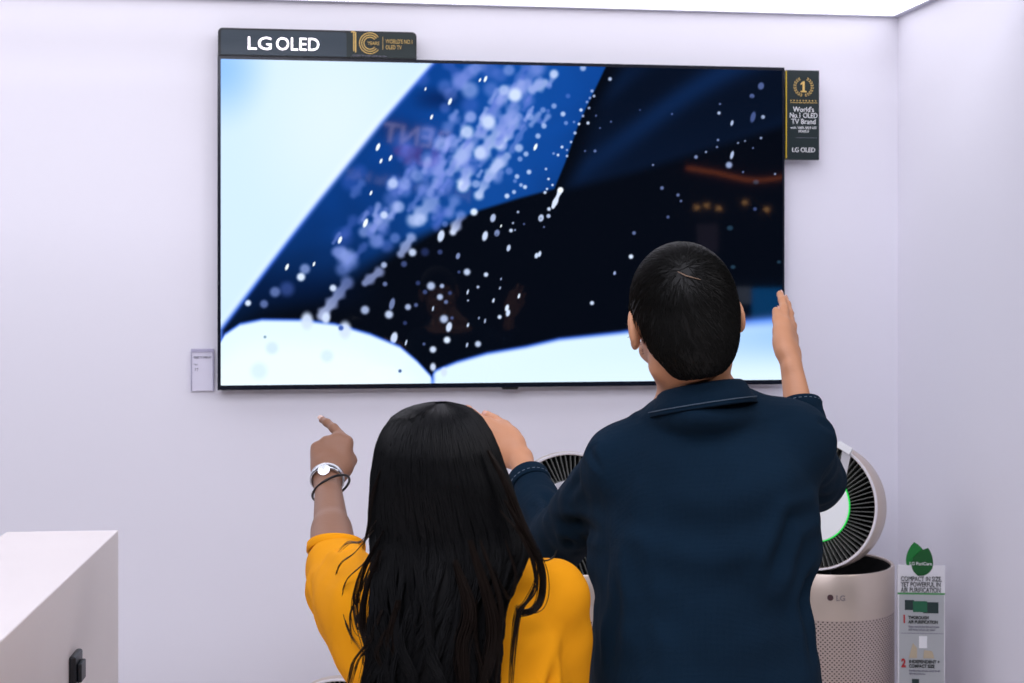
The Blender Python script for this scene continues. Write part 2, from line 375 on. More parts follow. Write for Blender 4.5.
def shoe(name, ankle, d, m, parent, s=1.0):
    a = np.array(ankle); d = np.array(d); f = Field(a-(.12, .14, .12), a+(.12, .26, .06), .004)
    f.cap(a+(0, 0, 0), a-d*.02+(0, 0, -.045), .04*s, .04*s, .02); f.cap(a-d*.03+(0, 0, -.055), a+d*.15+(0, 0, -.062), .038*s, .04*s, .03); f.cap(a+(0, 0, -.01), a+d*.1+(0, 0, -.05), .036, .03, .03)
    V, F = f.mesh(name); V[:, 2] = np.maximum(V[:, 2], .002); return link(name, np_mesh(name, V, F), m, parent, True)

# ================================================================== SETTING
cor = W(898, 300, WALLY); RX = cor.x                                   # inner corner between back and right wall
LX, BY = -4.2, -7.2
def wallbox(name, *a): return tag(boxobj(name, *a), kind='structure')
wallbox('wall_back', LX-.1, RX+.1, WALLY, WALLY+.1, 0, HICEIL, M['wall'])
wallbox('wall_right', RX, RX+.1, 3.2, WALLY, 0, HICEIL, M['wall'])
wallbox('wall_left', LX-.1, LX, BY, WALLY, 0, HICEIL, M['black'])
tag(boxobj('wall_hall', 7.2, 7.3, BY, WALLY, 0, HICEIL, M['black']), kind='structure')
M['hall'] = mat('dark_hall_wall', (30, 30, 34), .8)
wallbox('wall_opposite', LX-.1, 7.2, BY-.1, BY, 0, HICEIL, M['hall'])
wallbox('floor', LX-.1, 7.2, BY-.1, WALLY+.1, -.1, 0, M['floor'])
wallbox('ceiling', LX-.1, 7.2, BY-.1, WALLY+.1, HICEIL, HICEIL+.1, M['hall'])
# dropped luminous ceiling along the back wall with its soffit edge
pd = .85
t = empty('ceiling_light', ((LX+RX)/2, WALLY-pd/2, CEIL)); tag(t, 'long glowing white ceiling light panel along the top of the back wall', 'ceiling light')
hx = (RX-LX)/2
boxobj('diffuser', -hx+.02, hx-.022, -pd/2+.02, pd/2-.016, 0, .01, M['panel'], t)
bm = bmesh.new(); box(bm, -hx, hx, pd/2-.016, pd/2, -.003, .05); box(bm, -hx, hx, -pd/2, -pd/2+.02, -.003, .05); box(bm, -hx, -hx+.02, -pd/2+.02, pd/2-.016, -.003, .05); box(bm, hx-.022, hx, -pd/2+.02, pd/2-.016, -.003, .05)
link('frame', bm_mesh('frame', bm), M['trim'], t)
wallbox('trim_1', LX, RX, WALLY-pd-.02, WALLY-pd, CEIL-.003, HICEIL, M['wall'])

# ================================================================== TELEVISION
a0 = W(217.5, 55.5); a1 = W(784.5, 67.5); b0 = W(217.5, 390); b1 = W(784.5, 384.5)
TX0, TX1 = a0.x, a1.x; TZ1 = (a0.z+a1.z)/2; TZ0 = (b0.z+b1.z)/2
tv = empty('television', ((TX0+TX1)/2, TVY, TZ0)); TW = TX1-TX0; TH = TZ1-TZ0
tag(tv, 'huge wall-mounted flat television showing blue splashing water drops', 'television')
bz = .0095; bb = .014
bm = bmesh.new(); box(bm, -TW/2, TW/2, .004, .024, 0, TH, .002)
box(bm, -TW/2, TW/2, 0, .006, 0, bb); box(bm, -TW/2, TW/2, 0, .006, TH-bz, TH); box(bm, -TW/2, -TW/2+bz, 0, .006, bb, TH-bz); box(bm, TW/2-bz*.6, TW/2, 0, .006, bb, TH-bz)
link('bezel', bm_mesh('bezel', bm), M['bezel'], tv)
boxobj('wall_mount', -.35, .35, .024, WALLY-TVY-.0012, .2, TH-.2, M['black'], tv)
prism('sensor_tab', [(-.022, -.006), (.022, -.006), (.026, .001), (-.026, .001)], .012, M['black'], tv, loc=(W(510, 387).x-tv.location.x, -.003, -.0005))
# --- moving picture on the screen: an emissive pixel grid
GX, GY = 840, 470
sx = np.linspace(-TW/2+bz, TW/2-bz*.6, GX+1); sz = np.linspace(bb, TH-bz, GY+1)
XX, ZZ = np.meshgrid(sx, sz, indexing='ij'); Vs = np.stack([XX, np.full_like(XX, .0025), ZZ], -1).reshape(-1, 3)
wx = Vs[:, 0]+tv.location.x; wy = np.full(len(Vs), TVY+.0025); wz = Vs[:, 2]+tv.location.z
dz = wx*SF+wy*CF; dx = wx*CF-wy*SF
px = 512+FPX*dx/dz; py = 278-FPX*(wz-EYE)/dz            # picture coordinates of the shown frame
def paint(px, py):
    n = len(px); col = np.tile(np.array([4., 8., 18.]), (n, 1))
    def ss(a, b, x): t = np.clip((x-a)/(b-a), 0, 1); return t*t*(3-2*t)
    def mixc(c, al):
        nonlocal col; col = col*(1-al[:, None])+np.array(c, float)*al[:, None]
    jit = 1+.35*np.sin(px*.11+py*.07+2*np.sin(py*.05))*np.sin(py*.09-px*.04)
    # upper right folds of dark cloth
    xr = np.interp(py, [60, 123, 163, 187], [609, 579, 565, 555]); ylow = np.interp(px, [555, 640, 785], [200, 178, 132])
    fold = (.5+.5*np.sin((px*.62+py*1.05)*.085+.9*np.sin(px*.02)))**2; fold2 = (.5+.5*np.sin((px*.5+py)*.045+1.3))
    al = ss(0, 26, px-xr)*ss(0, 14, ylow-py); mixc((12, 40, 84), al*(.22+.62*fold*fold2+.15*ss(20, 130, py-60)))
    # blue field
    xl = np.interp(py, [62, 122, 163, 201, 260, 297, 330], [436, 383, 350, 320, 275, 247, 222])
    yb = np.interp(px, [235, 262, 300, 340, 380, 405, 430, 480, 520, 555], [318, 300, 290, 282, 254, 240, 229, 209, 197, 188])
    soft = np.interp(px, [250, 400, 470, 555], [30, 16, 4, 3])
    blue = ss(-1.5, 1.5, xr-px)*ss(-soft, soft*.5, yb-py)*ss(-3, 3, px-xl)
    mixc((10, 62, 140), blue*np.clip(np.interp(py, [60, 150, 230, 300], [1, .95, .8, .35])*(1+.12*(jit-1)), 0, 1))
    mixc((22, 88, 180), blue*.45*ss(110, 10, np.abs(px-500-(150-py)*.4)))
    mixc((3, 22, 60), ss(30, 0, np.abs(py-290))*ss(-5, 5, px-xl)*ss(400, 300, px)*.5)
    mixc((4, 24, 70), blue*.6*ss(18, 0, np.hypot((px-440)*.5, py-99))) ; mixc((5, 30, 80), blue*.5*ss(20, 0, np.hypot((px-395)*.6, py-128)))
    def blob(x, y, r, i, ry=None, soft=.5, c=None, tilt=0):
        nonlocal col
        ry = ry or r; rr = max(r, ry)*1.6+1; m = np.nonzero((np.abs(px-x) < rr) & (np.abs(py-y) < rr))[0]
        if not len(m): return
        ddx = px[m]-x; ddy = py[m]-y; ct, st = math.cos(tilt), math.sin(tilt); u = ddx*ct+ddy*st; v = -ddx*st+ddy*ct
        d = np.sqrt((u/r)**2+(v/ry)**2); al = ss(1+soft, 1-soft, d)*min(1, .25+i*.78)
        c_ = np.array(c if c is not None else (np.array((70, 96, 205))*(1-i)+np.array((222, 236, 255))*i), float)
        col[m] = col[m]*(1-al[:, None])+c_*al[:, None]
    def seg(x0, y0, x1, y1, r, i, soft=.6, i2=None):
        nonlocal col
        i2 = i if i2 is None else i2; rr = r*1.6+1
        m = np.nonzero((px > min(x0, x1)-rr) & (px < max(x0, x1)+rr) & (py > min(y0, y1)-rr) & (py < max(y0, y1)+rr))[0]
        if not len(m): return
        ax, ay = x1-x0, y1-y0; t = np.clip(((px[m]-x0)*ax+(py[m]-y0)*ay)/(ax*ax+ay*ay), 0, 1)
        lump = 1+.22*np.sin(t*math.hypot(ax, ay)*.5+x0); d = np.hypot(px[m]-x0-t*ax, py[m]-y0-t*ay)/(r*lump)
        ii = i+(i2-i)*t; al = ss(1+soft, 1-soft, d)*np.minimum(1, .25+ii*.72)
        c_ = np.array((78, 100, 206))*(1-ii[:, None])+np.array((218, 230, 255))*ii[:, None]; col[m] = col[m]*(1-al[:, None])+c_*al[:, None]
    # faint soft haze blobs
    for x, y, r, i in ((461,81,8,.35),(445,87,7,.25),(445,108,5,.2),(422,79,7,.12),(428,134,8,.2),(408,150,7,.15),(436,153,6,.12),(491,89,7,.3),(538,67,8,.35),(527,100,7,.3),(343,238,9,.08),(392,199,8,.25),(380,213,7,.3),(387,246,6,.2),(350,182,8,.06),(448,213,4,.15),(425,252,4,.1),(287,289,7,.18),(405,191,6,.3),(445,179,9,.32),(435,168,9,.4),(500,75,7,.2),(412,165,7,.2),(360,172,7,.05),(425,190,8,.3),(395,185,8,.15),(402,140,9,.1),(470,105,8,.12),(490,70,8,.2),(350,262,8,.35),(343,269,7,.35)): blob(x, y, r, i, soft=.6)
    for a in ((460,80,479,65,6,.35),(498,101,491,119,6.5,.4),(515,108,483,153,6,.45,.6,.8),(519,117,501,145,4.5,.5,.6,.9),(524,128,512,150,3,.35),(507,156,495,168,5,.65),(469,147,458,160,7,.6),(383,222,364,232,6.5,.5),(433,202,414,220,7,.55,.6,.75),(411,238,401,254,4.5,.65),(461,216,453,232,4.3,.45,.6,.95),(347,283,322,316,5.2,.45,.6,.8),(379,272,365,283,4.3,.6),(545,83,532,89,5,.7),(527,84,504,97,6,.55),(498,164,488,178,5,.75),(488,178,479,195,4,.5,.6,.85),(467,172,463,186,5.5,.7,.6,1),(458,163,450,172,5,.6),(480,133,466,147,5,.45),(470,70,450,95,5,.25),(445,60,455,72,5,.12),(504,92,488,120,4,.3),(530,112,520,128,3,.3),(345,256,336,252,6,.4),(535,70,520,90,6,.35)): seg(*a)
    rs = np.random.default_rng(5)
    for _ in range(110):
        u = rs.random(); cx_ = 535-185*u+rs.normal()*17; cy_ = 78+175*u+rs.normal()*17; L_ = rs.uniform(5, 17); dx_, dy_ = -.5+rs.normal()*.12, .86
        if cy_ > np.interp(cx_, [350, 400, 470, 555], [262, 236, 205, 180]) or cx_ < np.interp(cy_, [62, 163, 260], [446, 362, 300]): continue
        seg(cx_, cy_, cx_+dx_*L_, cy_+dy_*L_, rs.uniform(1.6, 4.6), rs.uniform(.05, .55), .8)
    for b in '''470,90,8,.5 475,69,6,.35 470,117,6,.4 467,132,6.5,.8 453,141,6,.45 441,144,7,.5 461,156,7,.6 509,70,5.5,.45 554,74,4.3,.8 583,68,3,.7 515,95,6.5,.9 504,90,5,.7 549,86,3,.35 488,122,7,.85 471,117,5,.5 480,153,6,.8 530,117,3.4,.55 519,148,4,.7 526,154,2.5,.7 520,159,2.5,.55 554,106,2.6,.6 543,110,2.8,.5 548,111,2,.3 563,114,2.4,.8 540,121,2.8,.2 544,126,2.6,.7 566,123,2,.5 538,136,2.6,.7 568,96,2.3,.25 610,79,1.8,.8 592,91,1.5,.7 594,96,1.3,.8 590,98,1.3,.6 587,102,1.3,.6 589,108,1.3,.7 581,110,1.6,.9 583,116,1.3,.7 579,124,1.3,.9 588,123,1.5,.9 574,122,1.2,.5 575,133,1.5,.8 571,142,1.2,.8 562,147,1.4,.9 567,150,1,.7 558,155,1.3,.9 567,156,1.2,.8 553.6,153.5,1.2,.6 595,151,1.4,.5 596,115.7,1,.4 611,121.7,1,.4 393,183.5,5,.75 417,176,6,.45 405,184,6,.45 399,207,5.5,.6 384,215,3.6,.85 420,220,6,.7 376,241,7,.4 395,238,5,.35 412.5,252.5,3.8,.85 445,224,3,.35 474,212,3.5,.95 340,252,6,.4 348,257,8,.45 440,252,2.5,.25 384,265,3,.75 305,269,5,.55 301,277,4,.95 275,292,5,.45 264,304,4,.45 248,303,3,.95 333,288,3.3,.9 365,310,4.2,.75 404,264,3,.3 385,284,2.3,.5 418,283,2.3,.2 431,286,4,.8 442,286,2.2,.75 425,292,2.3,.3 440,297,3,.8 446,302,2,.5 450,293,2,.25 408,307,3,.75 416,305,2,.4 389,314.5,4,.85 405,323,2,.2 467,272,3.3,.85 459,272,1.5,.3 486,274.6,2.2,.9 478,287,1.4,.8 444,319,4,.8 447,340,3.3,.95 452,318,1.7,.35 433,349.5,3.2,.9 424,344,1.5,.4 478,344,3,.85 499.6,317,2,.9 529,172,2.3,.8 517,176.5,2.3,.75 515,181,2,.4 521,185,1.8,.7 525,187,2,.85 514,192,2,.75 507,196,2.4,.85 509,171,3.6,.4 476,184,4,.6 546,169,1.2,.8 548.5,179,1.2,.9 552.5,185,1.1,.9 547,189,1.1,.9 545,192.5,1.5,.9 518,212,1.2,.8 511,230.5,1.8,.9 513,223,1,.8 515,230,.9,.7 544,227,.9,.5 524,224,1,.4 719,113,1.6,.8 763,117,1.8,.8 696,157,1.8,.6 662,188,1.8,.5 678,195,1.6,.5 681,201,1.2,.5 668,217,1.5,.4 720,104,1,.5 718,140,1.2,.6 706,152,1,.7 717,147,1,.6 761,138,1.2,.7 738,143,.9,.7 745,141,.8,.7 753,148,.9,.5 631,256.6,2.2,.95 634,233,1.8,.5 615,273.5,1.2,.5 592,303,2,.9 729,165,3.2,.7 755,209,1.8,.3 743,172,1,.5 775,174,1,.7 585,151,1,.4 600,128,.9,.4 653,165,1,.6 640,110,.8,.3 672,114,1,.4'''.split():
        blob(*[float(v) for v in b.split(',')])
    for b in '''441,236,3.2,.9,6 458,256,2,.6,3.2 392,304,2.6,.55,6 449,327,2.8,.9,5 507,308,1.8,.95,3.5 508,313,2,.9,3.5 394,338,3.3,.9,6 485,236,2.6,.9,5 497,233,2.6,.6,3.4 493,218,2.6,.8,4.2 508.6,248,1.8,.85,3.4 536.5,255.6,1.8,.9,2.8 539.6,254,1.5,.9,3 541,218,2.6,.85,3.6 548.5,216,2,.8,2 732,123,1.3,.8,2.8 732,155,1.6,.8,4.2 753,117,2.4,.35,5.5 761,86,3,.4,3.6 752,96,2.4,.4,2.2 519,296,1,1,2.6 467.7,292,.8,.9,2.6 468,300.5,.9,.8,1 433,308.6,.8,.9,2.6 493.5,300.5,1,.9,2.3 500,288,.7,.8,1.6 501,279,.7,.7,1.4 479,318,.7,.7,1.4 485,321,.8,.8,2.4 468,325,1,.9,2.2 467,345,1,.8,2.4 406,342.7,.8,.9,3 614.5,273,1,.7,2'''.split():
        x, y, r, i, ry = [float(v) for v in b.split(',')]; blob(x, y, r, i, ry, tilt=.25, soft=.3)
    for x, y, r in ((535.5,147,3.6),(485.5,79,3.2),(450,101.5,3.6),(431.6,117,2.6),(378,147,4),(390.5,158,3.2),(381,161,2.6),(365.5,223,4.6),(340,240,3.8),(287,267,3.4),(314,264,2.4),(371,193,2.4),(480,80,2),(425.5,89,1.8),(501,226,1.5)): blob(x, y, r*.42, 1, r, tilt=.38, soft=.3, c=(240, 250, 255))
    # central splash and ring drops
    seg(560.5, 190, 553, 207, 2.1, 1, .25); blob(560.5, 190, 2.6, 1, c=(245, 250, 255)); blob(549, 209, 1.8, .9)
    for x, y, r, hole in ((556, 210.5, 3.6, 2.2), (541, 218, 2.6, 1.3), (763, 117, 1.8, .8), (752, 97, 2.2, 1.1), (497, 234, 2.2, 1.1), (732, 151, 1.6, .7)): blob(x-.3, y+.4, hole, 0, c=(6, 12, 30), soft=.4)
    for x, y, r in ((756, 182, 2.8), (730, 228, 3), (733, 267, 2.4), (779, 262, 2)): blob(x, y, r, 0, r*.8, c=(110, 190, 235)); 
    # bright pale shapes
    def white(al, edge, xcol):
        nonlocal col
        mixc((62, 110, 235), ss(0, .5, al)*.85); mixc(xcol, ss(.25, 1, al))
    e = px-xl; al = ss(6, -9, e); white(al, 0, (224, 242, 255))
    mixc((243, 250, 255), al*ss(90, 0, np.hypot((px-330)*.8, (py-120)*.6))*.9)
    mixc((120, 178, 255), al*ss(60, 0, np.hypot(px-220, (py-66)*.8))*.75); mixc((150, 195, 255), al*ss(22, 0, e+15)*.25)
    ybl = np.interp(px, [218, 225, 240, 262, 300, 335, 370, 400, 417, 430, 440], [345, 333, 323, 318.5, 319, 323, 333, 345.5, 360, 374, 392])
    al = ss(-3, 5.5, py-ybl)*ss(448, 436, px); white(al, 0, (222, 243, 255)); mixc((238, 249, 255), al*ss(8, 40, py-ybl)*.6)
    ybr = np.interp(px, [425, 434, 457, 487, 526, 559, 627, 700, 785], [385, 373.5, 364.5, 356, 349.5, 342, 335, 331, 328])
    k = np.interp(px, [430, 620, 720, 785], [5.5, 7, 14, 18]); al = ss(-3, 1, (py-ybr)/k*5.5/2.2)*ss(428, 438, px); white(al, 0, (218, 240, 255))
    mixc((140, 186, 250), al*ss(50, 8, py-ybr)*np.interp(px, [500, 640, 740, 785], [0, .1, .6, .75]))
    for x, y, r in ((307, 321, 6), (345, 330, 6), (433, 367, 2.8), (444, 372, 3), (326, 318, 4)): blob(x, y, r, .9, r*1.4, soft=.5)
    for x, y, r, a_ in ((400, 371, 1.6, (40, 70, 130)), (265, 337, 1.4, (120, 150, 170)), (272, 348, 6, (206, 228, 246)), (327, 356, 6, (210, 232, 248)), (259, 371, 8, (212, 234, 250)), (341, 328, 2.5, (60, 90, 170))): blob(x, y, r, .9, c=a_, soft=.5)
    return col
Cs = paint(px, py)/255.0; Cs = np.clip(Cs, 0, 1)
lin = np.where(Cs <= .04045, Cs/12.92, ((Cs+.055)/1.055)**2.4)
ii = np.arange((GX+1)*(GY+1)).reshape(GX+1, GY+1)
Fs = np.stack([ii[:-1, :-1], ii[1:, :-1], ii[1:, 1:], ii[:-1, 1:]], -1).reshape(-1, 4)
me = np_mesh('screen', Vs, Fs); at = me.color_attributes.new('picture', 'FLOAT_COLOR', 'POINT'); at.data.foreach_set('color', np.concatenate([lin, np.ones((len(lin), 1))], 1).astype(np.float32).ravel())
m = mat('screen_glass', (2, 2, 3), .035, spec=.42); nt = m.node_tree; an = nt.nodes.new('ShaderNodeVertexColor'); an.layer_name = 'picture'
nt.links.new(an.outputs['Color'], nt.nodes['Principled BSDF'].inputs['Emission Color']); nt.nodes['Principled BSDF'].inputs['Emission Strength'].default_value = 1.14
link('screen', me, m, tv)

# --- top light box sign
def rrect(x0, x1, z0, z1, r, corners=(1, 1, 1, 1), n=6):   # bl, br, tr, tl
    out = []
    for (cx, cz, a, on) in ((x0+r, z0+r, PI, corners[0]), (x1-r, z0+r, 1.5*PI, corners[1]), (x1-r, z1-r, 0, corners[2]), (x0+r, z1-r, .5*PI, corners[3])):
        if on: out += [(cx+r*math.cos(a+i*PI/2/n), cz+r*math.sin(a+i*PI/2/n)) for i in range(n+1)]
        else: out.append((x0 if cx < (x0+x1)/2 else x1, z0 if cz < (z0+z1)/2 else z1))
    return out
s0 = W(218, 55); s1 = W(416.5, 58); SW = s1.x-s0.x; SH = W(300, 29.5).z-W(300, 57).z
sg = empty('sign_box', (s0.x, TVY-.004, TZ1)); tag(sg, 'black box sign with lit white letters standing on top edge of the television', 'sign')
prism('case', rrect(0, SW, 0, SH, .014, (0, 0, 1, 1)), .03, M['black'], sg)
pxm = FPX/W(320, 50).dot(FW) if False else 1422.2/(W(320, 50)-CAM).dot(FW)       # px per metre there
ix = lambda p: W(p, 45).x-s0.x
prism('left_panel', rrect(ix(221), ix(346.5), .003, SH-.006, .008, (0, 0, 1, 1)), .003, M['slate'], sg, loc=(0, -.003, 0))
prism('right_panel', rrect(ix(346.5), SW-.004, .003, SH-.006, .01, (0, 0, 1, 0)), .002, M['darkgreen'], sg, loc=(0, -.002, 0))
for s_, p0, p1 in (('LG', 246.5, 270), ('OLED', 275.5, 318.5)):
    o = text('lettering', s_, .054, M['litwhite'], sg, loc=(ix(p0), -.004, .0190), bold=.0001); vx = [v.co.x for v in o.data.vertices]; o.scale.x = (ix(p1)-ix(p0))/(max(vx)-min(vx))
def ringarc(name, r0, r1, a0, a1, m, parent, loc, n=40, th=.0015):
    V = []; F = []
    for i in range(n+1):
        a = a0+(a1-a0)*i/n; c, s = math.cos(a), math.sin(a)
        V += [(r0*c, 0, r0*s), (r1*c, 0, r1*s), (r1*c, th, r1*s), (r0*c, th, r0*s)]
    for i in range(n):
        for j in range(4): F.append((i*4+j, i*4+(j+1) % 4, i*4+4+(j+1) % 4, i*4+4+j))
    return link(name, np_mesh(name, V, F), m, parent, loc=loc)
cx0 = ix(369.5); cz0 = SH*.55
emb = boxobj('emblem', cx0-.0485, cx0-.0455, -.0045, -.003, cz0-.024, cz0+.034, M['gold'], sg)
boxobj('stroke', -.004, 0, 0, .0015, -.028, .032, M['gold'], emb, loc=(cx0-.0395, -.0045, cz0))
boxobj('stroke', -.011, 0, 0, .0015, .028, .032, M['gold'], emb, loc=(cx0-.044, -.0045, cz0+.003))
for r in (.0322, .0257, .0192): ringarc('arc', r-.0027, r, math.radians(38), math.radians(322), M['gold'], emb, (cx0+.001, -.0045, cz0))
text('lettering', 'YEARS', .0145, M['gold'], sg, loc=(cx0-.006, -.0052, cz0-.005), bold=0, xs=.85)
boxobj('divider', 0, .0012, -.0045, -.003, cz0-.018, cz0+.02, M['gold'], sg, loc=(ix(382.5), 0, 0))
text('lettering', "WORLD'S NO.1\nOLED TV", .0175, M['gold'], sg, loc=(ix(385.5), -.004, cz0+.001), bold=0, xs=(ix(412)-ix(385.5))/.118)
text('fine_print', "LG OLED TV number one for ten years", .007, M['ink_soft'], sg, loc=(ix(352), -.004, .005), xs=.9)
# --- side sign
c0 = W(785.5, 70); c1 = W(819, 160); w_, h_ = c1.x-c0.x, c0.z-c1.z
ss_ = empty('side_sign', (c0.x, TVY-.002, c1.z)); tag(ss_, 'narrow dark green award sign beside right edge of the television', 'sign')
boxobj('panel', 0, w_, 0, .012, 0, h_, M['darkgreen'], ss_, bev=.001)
boxobj('gold_edge', 0, .0035, -.001, .001, .004, h_-.002, M['goldedge'], ss_)
mx = w_*.53
ONE = [(-.0095, -.017), (.0095, -.017), (.0095, -.0125), (.0035, -.0125), (.0035, .017), (-.001, .017), (-.0095, .0105), (-.0095, .0055), (-.0032, .0095), (-.0032, -.0125), (-.0095, -.0125)]
prism('numeral', ONE, .001, M['gold'], ss_, loc=(mx, -.0012, h_*.815))
wr = None and ringarc('wreath', .026, .027, math.radians(118), math.radians(250), M['gold'], ss_, (mx, -.001, h_*.815), 20, .001)
bm = bmesh.new()
for sgn in (-1, 1):
    for i in range(9):
        a = math.radians(255-i*17) if sgn < 0 else math.radians(-75+i*17)
        for rr, tw in ((.0245, .5), (.0295, -.5)):
            c = Vector((math.cos(a)*rr*1.05, 0, math.sin(a)*rr)); dr = Vector((-math.sin(a)*sgn*-1, 0, math.cos(a)*sgn*-1*-1)) 
            dr = Vector((-math.sin(a), 0, math.cos(a)))*(1 if sgn > 0 else -1); out = Vector((math.cos(a), 0, math.sin(a))); dr = (dr+out*tw*(-1)).normalized(); sd = Vector((-dr.z, 0, dr.x))
            p = [c-dr*.0042, c+sd*.0014, c+dr*.0042, c-sd*.0014]; a_ = [bm.verts.new(v) for v in p]; b_ = [bm.verts.new(v+Vector((0, .001, 0))) for v in p]
            bm.faces.new(a_); bm.faces.new(b_[::-1])
            for j in range(4): bm.faces.new((a_[j], b_[j], b_[(j+1) % 4], a_[(j+1) % 4]))
link('wreath_leaves', bm_mesh('wreath_leaves', bm), M['gold'], ss_, loc=(mx, -.0012, h_*.815))
bm = bmesh.new()
for i in range(9):
    cxx = w_*.15+i*w_*.092; a_ = []
    for j in range(10):
        r = .0034 if j % 2 == 0 else .0014; aa = PI/2+j*PI/5; a_.append(bm.verts.new((cxx+r*math.cos(aa), 0, r*math.sin(aa))))
    f_ = bm.faces.new(a_)
link('stars', bm_mesh('stars', bm), M['gold'], ss_, loc=(0, -.0012, h_*.66)); boxobj('gold_line', w_*.13, w_*.93, -.001, .001, h_*.635, h_*.64, M['gold'], ss_)
for i, (s_, z_, sz_, wd) in enumerate((("World's", .535, .0225, .62), ("No.1 OLED", .468, .0225, .82), ("TV Brand", .40, .0225, .72), ("with 100% SELF-LIT", .345, .0105, .78), ("PIXELS", .305, .0105, .3), ("LG OLED", .085, .0205, .68))):
    o = text('lettering', s_, sz_, M['white'], ss_, loc=(mx, -.001, h_*z_), bold=0, align='CENTER')
    vx = [v.co.x for v in o.data.vertices]; o.scale.x = wd*w_/(max(vx)-min(vx))
boxobj('thin_line', w_*.3, w_*.93, -.001, .001, h_*.245, h_*.248, M['ink_soft'], ss_)
# --- price tag
c0 = W(191, 349, WALLY-.01); c1 = W(214, 391, WALLY-.01); w_, h_ = c1.x-c0.x, c0.z-c1.z
pt = empty('price_tag', (c0.x, WALLY-.012, c1.z)); tag(pt, 'small clear acrylic price tag on wall left of the television', 'price tag')
boxobj('card_holder', 0, w_, .004, .012, 0, h_, M['acrylic'], pt, bev=.001)
boxobj('card', .003, w_-.004, .001, .004, .001, h_-.008, M['paper'], pt)
bm = bmesh.new(); box(bm, 0, w_, -.002, .004, h_-.009, h_); box(bm, 0, .0022, -.002, .004, 0, h_-.009); box(bm, w_-.0022, w_, -.002, .004, 0, h_-.009); link('frame', bm_mesh('frame', bm), mat('tag_frame', (176, 172, 198), .4), pt)
text('lettering', 'OLED TV DISPLAY', .0085, M['ink_soft'], pt, loc=(.008, .0005, h_*.78), bold=.0003, xs=.75)
text('lettering', 'SIZE', .006, M['ink_soft'], pt, loc=(.008, .0005, h_*.62)); text('lettering', '77', .012, M['ink_soft'], pt, loc=(.01, .0005, h_*.48))

# ================================================================== WHITE PLINTH (left, near)
c = Pz(118.5, 530, 3.0); top = c.z
pl = empty('display_plinth', (c.x, c.y, 0), math.radians(-2.9)); tag(pl, 'white rectangular display plinth with black fitting at lower left', 'plinth')
w_ = 108/1422*3.03
boxobj('body', -w_, 0, -1.35, 0, 0, top, M['plinth'], pl, bev=.0025)
f0 = Pz(66, 668, 2.56)-Vector((c.x, c.y, 0)); f0 = Matrix.Rotation(math.radians(2.9), 3, 'Z')@f0
bm = bmesh.new(); box(bm, 0, .012, f0.y-.033, f0.y+.03, f0.z-.03, f0.z+.028, .004); box(bm, .012, .02, f0.y-.02, f0.y+.018, f0.z-.022, f0.z+.012, .002)
link('socket', bm_mesh('socket', bm), M['black'], pl)

